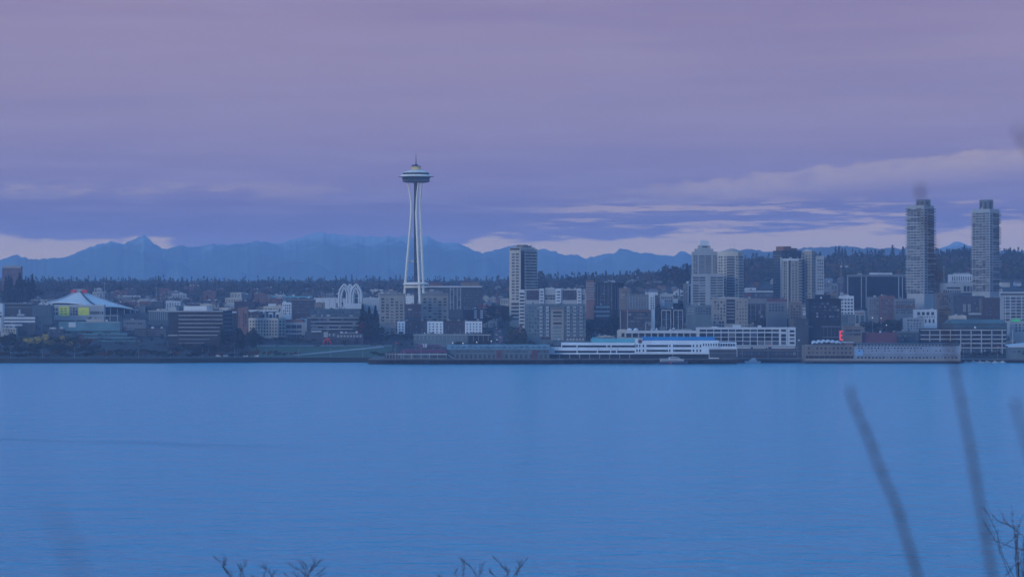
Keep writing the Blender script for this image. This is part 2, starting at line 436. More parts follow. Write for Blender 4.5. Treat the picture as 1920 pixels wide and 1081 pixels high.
class Bld:
    """A building standing at distance D; x0..xm is its left/front face, xm..x1 its right face (photo columns)."""
    def __init__(s, name, label, x0, xm, x1, ytop, D, m, a=0.0, depth=22.0, cat='building', group=None, roof='roof', parapet=0.9, base=None, ybase=None):
        s.D = D; s.k = D / F; s.a = R(a)
        s.x0, s.xm, s.x1 = x0, xm, x1
        ca, sa = math.cos(s.a), math.sin(s.a)
        s.wl = (xm - x0) * s.k / max(ca, 1e-3)
        s.wr = (x1 - xm) * s.k / sa if x1 > xm and sa > 1e-3 else depth
        cx = wx(xm, D)
        zg = gz(cx, D) if base is None else base
        zlow = min(zg, gz(wx(x0, D), D)) - 1.5 if base is None else base
        if ybase is not None: zlow = wz(ybase, D)
        s.zg = zlow
        s.o = thing(name, label, cat, (cx, D, zlow), -s.a, group)
        s.h = wz(ytop, D) - zlow
        MB().box(-s.wl, 0, 0, s.wr, 0, s.h).build('wall', M[m], s.o)
        if roof:
            rb = MB(); p = 0.35
            rb.box(-s.wl + p, -p, p, s.wr - p, s.h, s.h + 0.12)
            ro = rb.build('roof', M[roof], s.o)
            if parapet:
                pb = MB(); q = s.h + 0.004
                pb.box(-s.wl, 0, -0.06, p, q, q + parapet); pb.box(-s.wl, 0, s.wr - p, s.wr + 0.06, q, q + parapet)
                pb.box(-s.wl - 0.06, -s.wl + p, p, s.wr - p, q, q + parapet); pb.box(-p, 0.06, p, s.wr - p, q, q + parapet)
                pb.build('parapet', M[m], ro)
            r_ = random.Random(int(x0 * 7 + D))
            for i in range(r_.randint(1, 4) if s.wl > 14 else r_.randint(0, 1)):       # vents and boxes on the roof
                w_ = r_.uniform(1.2, 3.2); X_ = r_.uniform(-s.wl + 2.5, -2.5) if s.wl > 6 else -s.wl / 2; Y_ = r_.uniform(3, max(3.5, s.wr - 3))
                MB().box(X_ - w_ / 2, X_ + w_ / 2, Y_ - w_ / 2, Y_ + w_ / 2, s.h + .13, s.h + r_.uniform(1.4, 3.0)).build('roof_vent', M[r_.choice(('lgrey', 'grey', 'dgrey', 'white'))], ro)
    def u(s, px, face='F'):            # photo column -> coordinate along the face
        if face == 'F': return (px - s.xm) * s.k / math.cos(s.a)
        return (px - s.xm) * s.k / math.sin(s.a)
    def z(s, py): return wz(py, s.D) - s.zg
    def vary(s, m):                    # some panes show blinds or paler glass
        q = random.random()
        return m if q < .72 else 'glassb' if q < .86 else 'blind' if q < .96 else 'grey'
    def piece(s, name, m, face, u0, u1, z0, z1, th=0.12, parent=None):
        o = bpy.data.objects.new(name, unit_box(M[m])); COL.objects.link(o); o.parent = parent or s.o
        if face == 'F': o.location = (u0, 0.02, z0)
        else: o.location = (-0.02, u0, z0); o.rotation_euler = (0, 0, math.pi / 2)
        o.scale = (u1 - u0, th, z1 - z0)
        return o
    def grid(s, name, x0, x1, y0, y1, nx, ny, fx, fy, m='glass', face='F', th=0.12, sep=True, skip=0.0, stag=0):
        """nx by ny alike pieces filling the photo rectangle; fx, fy are the share of each cell they take."""
        if name.startswith('window') and nx * ny > 1: fx = min(.9, fx * 1.2); fy = min(.9, fy * 1.18) if ny > 1 else fy
        U0, U1 = s.u(x0, face), s.u(x1, face); Z1, Z0 = s.z(y0), s.z(y1)
        du, dz = (U1 - U0) / nx, (Z1 - Z0) / ny
        mb = MB()
        for j in range(ny):
            for i in range(nx):
                if skip and random.random() < skip: continue
                ua = U0 + du * (i + (1 - fx) / 2 + (0.5 * (j % 2) * stag)); za = Z0 + dz * (j + (1 - fy) / 2)
                if sep: s.piece(name, s.vary(m) if name.startswith('window') else m, face, ua, ua + du * fx, za, za + dz * fy, th)
                elif face == 'F': mb.box(ua, ua + du * fx, 0.02 - th, 0.02, za, za + dz * fy)
                else: mb.box(-0.02, th - 0.02, ua, ua + du * fx, za, za + dz * fy)
        if not sep: mb.build(name, M[m], s.o, kind='stuff')
        return s
    def band(s, name, x0, x1, y0, y1, m, face='F', th=0.3):
        s.piece(name, m, face, s.u(x0, face), s.u(x1, face), s.z(y1), s.z(y0), th); return s
    def top(s, name, x0, x1, y0, m, d0=0.25, d1=0.75, y1=None, roofm=None):
        """a block standing on the roof (or from row y1), d0..d1 of the depth"""
        za = s.h + 0.13 if y1 is None else s.z(y1)
        v = s.wr * (d0 + d1) / 2            # keep the block in its photo column on turned buildings
        ca, sa = math.cos(s.a), math.sin(s.a)
        f = lambda px: max(-s.wl + .4, min(-.4, ((px - s.xm) * s.k - v * sa) / ca)) if s.a else (px - s.xm) * s.k
        MB().box(f(x0), f(x1), s.wr * d0 + .3, s.wr * d1 - .3, za, s.z(y0)).build(name, M[m], s.o); return s
    def block(s, name, x0, x1, y0, y1, m, out=1.5, back=2.0, face='F'):
        """a bay standing proud of the face"""
        if face == 'F': MB().box(s.u(x0), s.u(x1), -out, back, s.z(y1), s.z(y0)).build(name, M[m], s.o)
        else: MB().box(-back, out, s.u(x0, 'R'), s.u(x1, 'R'), s.z(y1), s.z(y0)).build(name, M[m], s.o)
        return s
    def bayrow(s, name, x0, x1, y0, y1, nx, ny, fx, fy, m, out):
        """windows on a bay that stands proud by out"""
        U0, U1 = s.u(x0), s.u(x1); Z1, Z0 = s.z(y0), s.z(y1); du, dz = (U1 - U0) / nx, (Z1 - Z0) / ny
        for j in range(ny):
            for i in range(nx):
                ua = U0 + du * (i + (1 - fx) / 2); za = Z0 + dz * (j + (1 - fy) / 2)
                o = s.piece(name, s.vary(m) if name.startswith('window') else m, 'F', ua, ua + du * fx, za, za + dz * fy, 0.12); o.location.y = -out + 0.02
        return s
    def hvac(s, n, w=3.0, h=2.0, m='lgrey'):
        for i in range(n):
            x = random.uniform(-s.wl * 0.9, -s.wl * 0.1); y = random.uniform(s.wr * 0.15, s.wr * 0.8)
            ww = w * random.uniform(0.5, 1.2); hh = h * random.uniform(0.6, 1.3)
            MB().box(x - ww / 2, x + ww / 2, y - ww / 2, y + ww / 2, s.h + 0.13, s.h + hh).build('rooftop_unit', M[m], s.o)
        return s
    def mast(s, px, y0, m='steel', r=0.25, d=0.5):
        x = s.u(px); MB().tube([(x, s.wr * d, s.h), (x, s.wr * d, s.z(y0))], [r, r * 0.5], 5).build('antenna', M[m], s.o); return s

# ------------------------------------------------------------------ observation tower with the saucer top
def make_needle():
    D = 4000.0; k = D / F; cx = wx(780, D); zb = gz(cx, D) - 1
    t = thing('observation_tower', 'tall white observation tower with a saucer top on splayed tripod legs', 'tower', (cx, D, zb))
    Z = lambda y: wz(y, D) - zb
    def r(px): return px * k
    # legs: three pairs of white beams, narrow at the waist, flared to the saucer
    ys = [590, 560, 535, 512, 490, 465, 440, 418, 400, 388, 375, 360, 342]
    rr = [24.5, 22.2, 20.3, 18.4, 16.4, 14.2, 12.0, 10.2, 8.9, 8.6, 9.6, 12.0, 15.5]
    for th in (180, 60, -60):
        c, s_ = math.cos(R(th)), math.sin(R(th))
        for sg in (-1, 1):
            pts = []; rad = []
            for y, q in zip(ys, rr):
                sepr = (2.6 if y > 400 else 2.6 - (400 - y) / 58 * 0.4) * sg
                if 395 > y > 380: sepr *= 0.8
                pts.append((c * r(q) - s_ * sepr, s_ * r(q) + c * sepr, Z(y)))
                rad.append(1.6 if y > 400 else 1.6 - (400 - y) / 58 * 0.85)
            leg = MB().tube(pts, rad, 6).build('leg_beam', M['needle'], t)
        for y in (555, 545, 522, 507, 497, 479, 469, 459, 449, 437, 427):          # rungs between the two beams
            q = float(np.interp(-y, [-v for v in ys], rr))
            p = [(c * r(q) - s_ * e, s_ * r(q) + c * e, Z(y)) for e in (-2.6, 2.6)]
            MB().tube(p, 0.42, 5).build('leg_rung', M['needle'], leg)
        q = 16.4                                                               # struts from the leg to the core
        MB().tube([(c * r(16.4), s_ * r(16.4), Z(490)), (c * r(2), s_ * r(2), Z(490))], 0.9, 5).build('strut', M['needle'], t)
    # core with lift shafts
    core = MB(); core.box(-2.4, 1.6, -2.6, 2.6, 0, Z(341)); coreo = core.build('core', M['needled'], t)
    for i in range(24):
        zz = Z(588) + (Z(345) - Z(588)) * i / 23
        MB().box(-2.5, 1.7, -2.7, 2.7, zz, zz + 0.5).build('core_platform', M['dgrey'], coreo)
    # lower banquet level
    MB().lathe([(r(3), Z(541)), (r(19), Z(540.6)), (r(22.5), Z(538.8)), (r(22.5), Z(536.0)), (r(3), Z(535.8))], 36).build('lower_disc', M['needle'], t)
    MB().lathe([(r(3), Z(535.7)), (r(20), Z(535.7)), (r(20), Z(533.9)), (r(3), Z(533.9))], 36).build('lower_window_ring', M['glass'], t)
    MB().lathe([(r(3), Z(533.8)), (r(24.8), Z(533.7)), (r(24.4), Z(531.4)), (r(19), Z(528.8)), (r(3), Z(528.6))], 36).build('lower_roof', M['needle'], t)
    # saucer
    MB().lathe([(r(3), Z(342.5)), (r(19), Z(342.3)), (r(25.5), Z(340.6)), (r(26.5), Z(339.4)), (r(24.2), Z(338.6)), (r(3), Z(338.5))], 48).build('saucer_underside', M['needled'], t)
    MB().lathe([(r(3), Z(338.4)), (r(23.5), Z(338.4)), (r(25.0), Z(332.6)), (r(3), Z(332.5))], 48).build('restaurant_window_ring', M['glass'], t)
    rim = MB().lathe([(r(20), Z(332.4)), (r(34), Z(331.5)), (r(34.2), Z(331.0)), (r(28.5), Z(329.6)), (r(28), Z(327.8)), (r(20), Z(327.7))], 48).build('halo_ring', M['needle'], t)
    for i in range(48):                                                        # louvre fins under the halo
        a = 2 * math.pi * i / 48; b = MB()
        c, s_ = math.cos(a), math.sin(a)
        b.tube([(c * r(23.8), s_ * r(23.8), Z(338.4)), (c * r(26.4), s_ * r(26.4), Z(332.5))], 0.22, 4)
        b.build('halo_fin', M['dgrey'], rim)
    for i in range(40):
        a = 2 * math.pi * i / 40; c, s_ = math.cos(a), math.sin(a)
        MB().tube([(c * r(26.0), s_ * r(26.0), Z(340.2)), (c * r(24.6), s_ * r(24.6), Z(338.4))], 0.28, 4).build('soffit_rib', M['needle'], t)
    MB().lathe([(r(3), Z(327.6)), (r(24), Z(327.6)), (r(25.2), Z(324.4)), (r(3), Z(324.3))], 48).build('observation_window_ring', M['glass'], t)
    MB().lathe([(r(3), Z(324.2)), (r(25.6), Z(324.2)), (r(24.6), Z(323.0)), (r(17), Z(320.8)), (r(11.5), Z(318.8)), (r(3), Z(318.7))], 48).build('saucer_roof', M['needle'], t)
    MB().lathe([(r(2), Z(318.6)), (r(10), Z(318.6)), (r(8.8), Z(315.5)), (r(9.6), Z(312.6)), (r(2), Z(312.5))], 32).build('top_drum', M['gold'], t)
    MB().lathe([(r(1), Z(312.4)), (r(8.8), Z(312.4)), (r(8.8), Z(311.2)), (r(4), Z(310.6)), (r(2.8), Z(308.2)), (r(1), Z(307))], 24).build('top_machine_deck', M['needled'], t)
    MB().lathe([(r(.4), Z(311.4)), (r(2.2), Z(311.2)), (r(2), Z(309.2)), (r(.3), Z(309))], 10, (-r(5.8), 0)).build('beacon', M['dgrey'], t)
    MB().tube([(0, 0, Z(308)), (0, 0, Z(298)), (0, 0, Z(287))], [0.75, 0.5, 0.22], 6).build('mast', M['needled'], t)
make_needle()

# ------------------------------------------------------------------ white pointed arches by the science pavilion
def make_arches():
    def arch(px, w, ytop, D, label):
        k = D / F; c = wx(px, D); zb = gz(c, D)
        t = thing('open_arch', label, 'arch', (c, D, zb), 0, 'cluster of white pointed arches'); h = wz(ytop, D) - zb; W2 = w * k / 2
        def curve(s): return W2 * (1 - s ** 2.6)
        for yy in (-W2 * 0.8, W2 * 0.8):
            for sg in (-1, 1):                           # outer and inner rib of each half arch
                z1 = h
                o = [(sg * W2, yy, 0), (sg * W2, yy, h * 0.62)] + [(sg * W2 * (1 - q ** 2), yy, h * 0.62 + h * 0.38 * q) for q in (.2, .4, .6, .8, 1)]
                MB().tube(o, 1.25, 5).build('outer_rib', M['white'], t)
                i_ = [(sg * W2 * 0.55, yy, 0), (sg * W2 * 0.55, yy, h * 0.55)] + [(sg * W2 * 0.55 * (1 - q ** 2), yy, h * 0.55 + h * 0.34 * q) for q in (.2, .4, .6, .8, 1)]
                MB().tube(i_, 1.0, 5).build('inner_rib', M['white'], t)
                for q in range(9):                       # lattice between them
                    z = h * (0.06 + 0.07 * q)
                    MB().tube([(sg * W2 * 0.55, yy, z), (sg * W2, yy, z + h * 0.02)], 0.8, 4).build('lattice_bar', M['white'], t)
        for sg in (-1, 1):
            MB().tube([(sg * W2, -W2 * 0.8, h * 0.62), (sg * W2, 0, h * 0.8), (sg * W2, W2 * 0.8, h * 0.62)], 0.5, 5).build('side_rib', M['white'], t)
        MB().box(-W2 * .55, W2 * .55, -0.25, 0.25, h * 0.50, h * 0.525).build('tie_beam', M['white'], t)
    arch(646, 20, 532.5, 4040, 'left wide white pointed arch over the science pavilion')
    arch(668, 20, 532.5, 4040, 'right wide white pointed arch over the science pavilion')
    arch(657, 13, 533, 4065, 'narrow white pointed arch standing between the two wide ones')
make_arches()

# ------------------------------------------------------------------ arena with the tent roof
def make_arena():
    D = 3960.0; k = D / F
    cx = wx(150, D); zb = gz(cx, D) - 2
    t = thing('arena', 'sports arena with a big pale tent-shaped roof and dark rib', 'arena', (cx, D, zb))
    P = lambda px, py, d=0.0: Vector((wx(px, D) - cx, d, wz(py, D) - zb))
    # four sagging roof quadrants round a central mast
    ap = P(139, 543, 45)
    cor = [P(88, 567.5, 0), P(186, 575.5, -12), P(251, 582, 48), P(150, 568, 110)]
    names = ['front', 'right', 'back', 'left']
    for q in range(4):
        a, b = cor[q], cor[(q + 1) % 4]; mb = MB(); N = 10
        for i in range(N + 1):
            e = a.lerp(b, i / N); e.z += 2.2 * math.sin(math.pi * i / N)
            for j in range(N + 1):
                p = e.lerp(ap, j / N); p.z -= 2.4 * math.sin(math.pi * j / N) * (1 if q != 1 else .8)
                mb.v.append(tuple(p))
        for i in range(N):
            for j in range(N):
                c = i * (N + 1) + j; mb.f.append((c, c + N + 1, c + N + 2, c + 1))
        ro = mb.build('roof_quadrant', M['aroof'], t, smooth=True)
        sm = ro.modifiers.new('thickness', 'SOLIDIFY'); sm.thickness = 0.5; sm.offset = -1
        # rib along each fold
        pts = []
        for j in range(N + 1):
            p = a.lerp(ap, j / N); p.z -= 2.4 * math.sin(math.pi * j / N) - 0.6; pts.append(p)
        MB().tube(pts, 0.9, 6).build('roof_rib', M['dteal'] if q == 1 else M['white'], t)
    MB().box(ap.x - 6.5, ap.x + 6.5, ap.y - 5, ap.y + 5, ap.z - 3.5, ap.z + 1.2).build('roof_crown', M['lgrey'], t)
    for dx in (-8.5, 4.5):
        MB().box(ap.x + dx, ap.x + dx + 6, ap.y - 8, ap.y - 5.2, ap.z - 3.5, ap.z + 0.2).build('red_vent', M['red'], t)
    # dark glazed walls under the eaves
    w = MB(); base = []
    for c in cor:
        d = (ap - c) * 0.09; base.append((c.x + d.x, c.y + d.y))
    for i in range(4):
        (x0, y0), (x1, y1) = base[i], base[(i + 1) % 4]
        w.poly([(x0, y0, 0), (x1, y1, 0), (x1, y1, cor[(i + 1) % 4].z + .5), (x0, y0, cor[i].z + .5)], [(0, 1, 2, 3)])
    w.build('glazed_wall', M['dark'], t)
    for px in (196, 206, 217, 228, 238, 246):
        f = (px - 186) / 65; p = cor[1].lerp(cor[2], f)
        MB().box(p.x - .5, p.x + .5, p.y, p.y + 1, 0, p.z + .3).build('column', M['lgrey'], t)
M['aroof'] = mat('pale_metal_roof', (0.70, 0.65, 0.59), 0.7, 0.06, 0.03)
make_arena()

ORD = 'leftmost second third fourth fifth sixth seventh eighth ninth tenth eleventh twelfth thirteenth fourteenth fifteenth sixteenth seventeenth eighteenth nineteenth twentieth'.split()
def nth(i, n):
    def o(k):
        if k < 20: return ORD[k]
        tens = {2: 'twenty', 3: 'thirty', 4: 'forty'}
        k += 1
        return {20: 'twentieth', 30: 'thirtieth', 40: 'fortieth'}.get(k) or tens[k // 10] + '-' + ('first ' + ' '.join(ORD[1:9])).split()[k % 10 - 1]
    if i == 0: return 'leftmost'
    if i == n - 1: return 'rightmost'
    return o(i) + ' from the left'
# ------------------------------------------------------------------ trees
def leaf_mat(name, c1, c2, rnd=0.35):
    m = mat(name, c1, 0.9, 0.3, 0.35, spec=0.1, rnd=rnd, col2=c2); return m
LM = {
 'green': leaf_mat('broadleaf_green', (0.035, 0.05, 0.024), (0.02, 0.028, 0.016)),
 'olive': leaf_mat('olive_foliage', (0.055, 0.055, 0.024), (0.03, 0.035, 0.018)),
 'yellow': leaf_mat('yellow_autumn_leaves', (0.50, 0.36, 0.08), (0.24, 0.18, 0.05)),
 'rust': leaf_mat('rust_autumn_leaves', (0.16, 0.065, 0.03), (0.09, 0.04, 0.025)),
 'red': leaf_mat('red_autumn_leaves', (0.22, 0.035, 0.035), (0.12, 0.025, 0.025)),
 'dark': leaf_mat('dark_conifer_needles', (0.016, 0.024, 0.016), (0.009, 0.013, 0.011)),
 'bare': leaf_mat('bare_twig_haze', (0.055, 0.04, 0.036), (0.03, 0.024, 0.022)),
}
M['bark'] = mat('bark', (0.05, 0.04, 0.033), 0.95, 0.3, 0.8)
rng = np.random.default_rng(5)
def quad_cloud(P, S, flat=0.5):
    """one small leaf-clump quad at each point P (n,3) of size S (n)"""
    n = len(P); d1 = rng.normal(size=(n, 3)); d1 /= np.linalg.norm(d1, axis=1)[:, None]
    d2 = rng.normal(size=(n, 3)); d2 -= d1 * (d1 * d2).sum(1)[:, None]; d2 /= np.linalg.norm(d2, axis=1)[:, None]
    a = d1 * S[:, None]; b = d2 * (S * 0.7)[:, None]
    v = np.stack([P - a, P - b * .9, P + a, P + b], 1).reshape(-1, 3)
    f = np.arange(4 * n).reshape(n, 4)
    return v, f
def np_mesh(name, v, f, m):
    me = bpy.data.meshes.new(name)
    me.vertices.add(len(v)); me.vertices.foreach_set('co', np.asarray(v, np.float32).ravel())
    k = f.shape[1]
    me.loops.add(f.size); me.loops.foreach_set('vertex_index', f.astype(np.int32).ravel())
    me.polygons.add(len(f)); me.polygons.foreach_set('loop_start', np.arange(0, f.size, k, dtype=np.int32))
    me.update(calc_edges=True); me.validate()
    if m: me.materials.append(m)
    return me
def crown_round(n, seed):                # unit tree: height 1, crown radius about 0.36
    r = np.random.default_rng(seed); P = []
    nl = 9; L = np.stack([r.normal(0, .17, nl), r.normal(0, .17, nl), r.uniform(.38, .84, nl)], 1); Rr = r.uniform(.10, .19, nl)
    for i in range(n):
        j = r.integers(nl); d = r.normal(size=3); d /= np.linalg.norm(d)
        P.append(L[j] + d * Rr[j] * r.uniform(.55, 1.05) * np.array([1, 1, .9]))
    return np.array(P), r.uniform(.022, .05, n)
def crown_cone(n, seed):
    r = np.random.default_rng(seed); P = []
    for i in range(n):
        h = r.uniform(.06, 1) ** 0.9; w = (1 - h) * .19 * (1 + .35 * math.sin(h * 40 + r.uniform(0, .5))) + .006
        a = r.uniform(0, 2 * math.pi); q = math.sqrt(r.uniform(.15, 1)) * w
        P.append((q * math.cos(a), q * math.sin(a), h - q * .35))
    S = r.uniform(.018, .04, n)
    return np.array(P), S
def crown_column(n, seed):
    r = np.random.default_rng(seed); P = []
    for i in range(n):
        h = r.uniform(.12, 1); w = .16 * math.sin(math.pi * min(1, (h - .05) * 1.02)) ** .6 * r.uniform(.7, 1.1)
        a = r.uniform(0, 2 * math.pi); q = math.sqrt(r.uniform(.2, 1)) * w
        P.append((q * math.cos(a), q * math.sin(a), h))
    return np.array(P), r.uniform(.018, .04, n)
CROWN = {}
def crown_mesh(kind, var, hi=True):
    k = (kind, var, hi)
    if k not in CROWN:
        fn = {'round': crown_round, 'cone': crown_cone, 'column': crown_column}[kind]
        P, S = fn(650 if hi else 220, 100 + var)
        if not hi: S = S * 1.7
        v, f = quad_cloud(P, S); CROWN[k] = np_mesh('crown_' + kind, v, f, LM['green'])
    return CROWN[k]
def trunk_mesh(var):
    if ('trunk', var) not in CROWN:
        r = random.Random(var); mb = MB()
        mb.tube([(0, 0, -.02), (.005, 0, .25), (.0, .01, .5), (.01, 0, .78)], [.022, .016, .011, .004], 6)
        for i in range(6):
            a = r.uniform(0, 6.28); z = r.uniform(.28, .55); l = r.uniform(.14, .28)
            mb.tube([(0, 0, z), (math.cos(a) * l * .5, math.sin(a) * l * .5, z + .1), (math.cos(a) * l, math.sin(a) * l, z + .24)], [.009, .006, .002], 5)
        CROWN[('trunk', var)] = mb.mesh('trunk', M['bark'])
    return CROWN[('trunk', var)]
NT = 0
def tree(name, label, x, y, z, h, kind, lm, group=None, wide=1.0, hi=True):
    global NT; NT += 1
    t = thing(name, label, 'tree', (x, y, z), random.uniform(0, 6.28), group)
    a = add('trunk', trunk_mesh(NT % 5), t); a.scale = (h * .9, h * .9, h)
    c = add('crown', crown_mesh(kind, NT % 6, hi), t); c.scale = (h * wide, h * wide, h)
    c.material_slots[0].link = 'OBJECT'; c.material_slots[0].material = LM[lm]
    return t
def tree_px(px, ytop, ybase, kind, lm, name, label, group=None, wide=1.0, D=None, hi=True):
    D = D or ground_D(px, ybase); x = wx(px, D); z = gz(x, D) - .3
    h = wz(ytop, D) - z
    return tree(name, label, x, D, z, h, kind, lm, group, wide, hi)

# far woods: one mass each, of small clumped crowns
def wood(name, label, pts, lms, kinds, n_each=26):
    """pts: list of (x, y, z, h, kind index)"""
    V = []; Fc = []; off = 0; mi = []
    protos = {}
    for kd in ('round', 'cone'):
        for q in range(4):
            P, S = (crown_round if kd == 'round' else crown_cone)(n_each, 300 + q)
            protos[(kd, q)] = quad_cloud(P, S * (3.0 if kd == 'round' else 2.6))
    for i, (x, y, z, h, kd, ml) in enumerate(pts):
        v, f = protos[(kd, i % 4)]
        a = (i * 2.399) % 6.28; c, s_ = math.cos(a), math.sin(a); w = 1.25 if kd == 'round' else 1.05
        vv = np.stack([(v[:, 0] * c - v[:, 1] * s_) * h * w + x, (v[:, 0] * s_ + v[:, 1] * c) * h * w + y, v[:, 2] * h + z], 1)
        V.append(vv); Fc.append(f + off); off += len(vv); mi.append(np.full(len(f), ml))
    me = np_mesh(name, np.concatenate(V), np.concatenate(Fc), None)
    for l in lms: me.materials.append(LM[l])
    me.polygons.foreach_set('material_index', np.concatenate(mi).astype(np.int32))
    return add(name, me, None, label, None, None, 'stuff')
rw = random.Random(11)
def scatter(n, px0, px1, D0, D1, hr, pc, ws):
    out = []
    for i in range(n):
        px = rw.uniform(px0, px1); D = rw.uniform(D0, D1); x = wx(px, D)
        kd = 'cone' if rw.random() < pc else 'round'
        h = rw.uniform(*hr) * (1.25 if kd == 'cone' else 0.9)
        ml = 0 if kd == 'cone' else rw.choices(range(len(ws)), ws)[0]
        out.append((x, D, gz(x, D) - .5, h, kd, ml))
    return out
LMS = ['dark', 'green', 'olive', 'bare', 'rust']
wood('woods', 'far wooded ridge with houses below the mountains at left', scatter(3600, -40, 1010, 4900, 6600, (7, 18), .22, [0, 5, 2, 4, 2]), LMS, None)
wood('woods', 'wooded slope behind the mid-rise blocks in the centre', scatter(1700, 990, 1420, 4700, 6300, (8, 19), .18, [0, 5, 2, 4, 1]), LMS, None)
wood('woods', 'dark wooded hill rising behind the twin towers', scatter(4200, 1370, 1980, 4750, 5900, (9, 21), .14, [0, 5, 2, 4, 1]), LMS, None, 30)
wood('woods', 'street trees and gardens among the low buildings behind the arena', scatter(900, -20, 960, 3950, 4900, (6, 12), .2, [0, 4, 2, 4, 2]), LMS, None)
wood('woods', 'street trees among the buildings on the slope below the wooded hill', scatter(600, 980, 1940, 3900, 4750, (6, 12), .2, [0, 4, 2, 4, 2]), LMS, None)
wood('woods', 'small street trees and bushes among the buildings near the shore', scatter(1000, -20, 1940, 3420, 3950, (4, 8), .08, [1, 5, 2, 5, 2]), LMS, None)
# conifers that stand clear against the mountains
def skyline_conifers(n, px0, px1, yt, group, label, seed, kinds=('cone',)):
    r = random.Random(seed)
    for i in range(n):
        px = px0 + (px1 - px0) * (i + r.uniform(.02, .98)) / n
        D = 6500 if px < 1000 else 5550
        x = wx(px, D); z = gz(x, D)
        y = yt(px) + (r.uniform(-5, 2) if r.random() < .4 else r.uniform(2, 8))
        tree('conifer', label + (', ' + nth(i, n) if n <= 20 else ''), x, D + r.uniform(-60, 60), z - 1, max(9, wz(y, D) - z), r.choice(kinds), 'dark', group, r.uniform(.9, 1.3), hi=False)
skyline_conifers(70, 60, 950, lambda p: float(np.interp(p, [60, 300, 430, 560, 700, 760, 840, 950], [520, 522, 519, 523, 516, 517, 526, 524])), 'conifers along the far ridge', 'small dark conifer on the far ridge against the blue mountains', 3)
skyline_conifers(18, 1560, 1715, lambda p: 464, 'conifers on the hilltop left of the twin towers', 'dark conifer on the hilltop behind the black office block', 4)
skyline_conifers(12, 1760, 1826, lambda p: float(np.interp(p, [1760, 1826], [472, 458])), 'conifers on the hilltop between the twin towers', 'dark tree on the hilltop between the twin towers', 5, ('round', 'cone'))
skyline_conifers(9, 1878, 1925, lambda p: 461, 'conifers on the hilltop right of the twin towers', 'dark tree on the hilltop by the right tower', 6)
skyline_conifers(14, 1395, 1455, lambda p: 482, 'trees on the hilltop behind the stepped tower', 'dark tree on the hilltop behind the cream and glass towers', 8, ('round', 'cone'))
skyline_conifers(16, 1200, 1298, lambda p: float(np.interp(p, [1200, 1270, 1298], [508, 500, 494])), 'trees behind the slope of houses', 'dark tree on the wooded slope behind the stepped towers', 9, ('round', 'cone', 'round'))
skyline_conifers(12, 1008, 1200, lambda p: float(np.interp(p, [1008, 1020, 1100, 1200], [512, 520, 512, 508])), 'trees on the rise beside the condominium tower', 'dark tree on the rise behind the low blocks in the centre', 10)

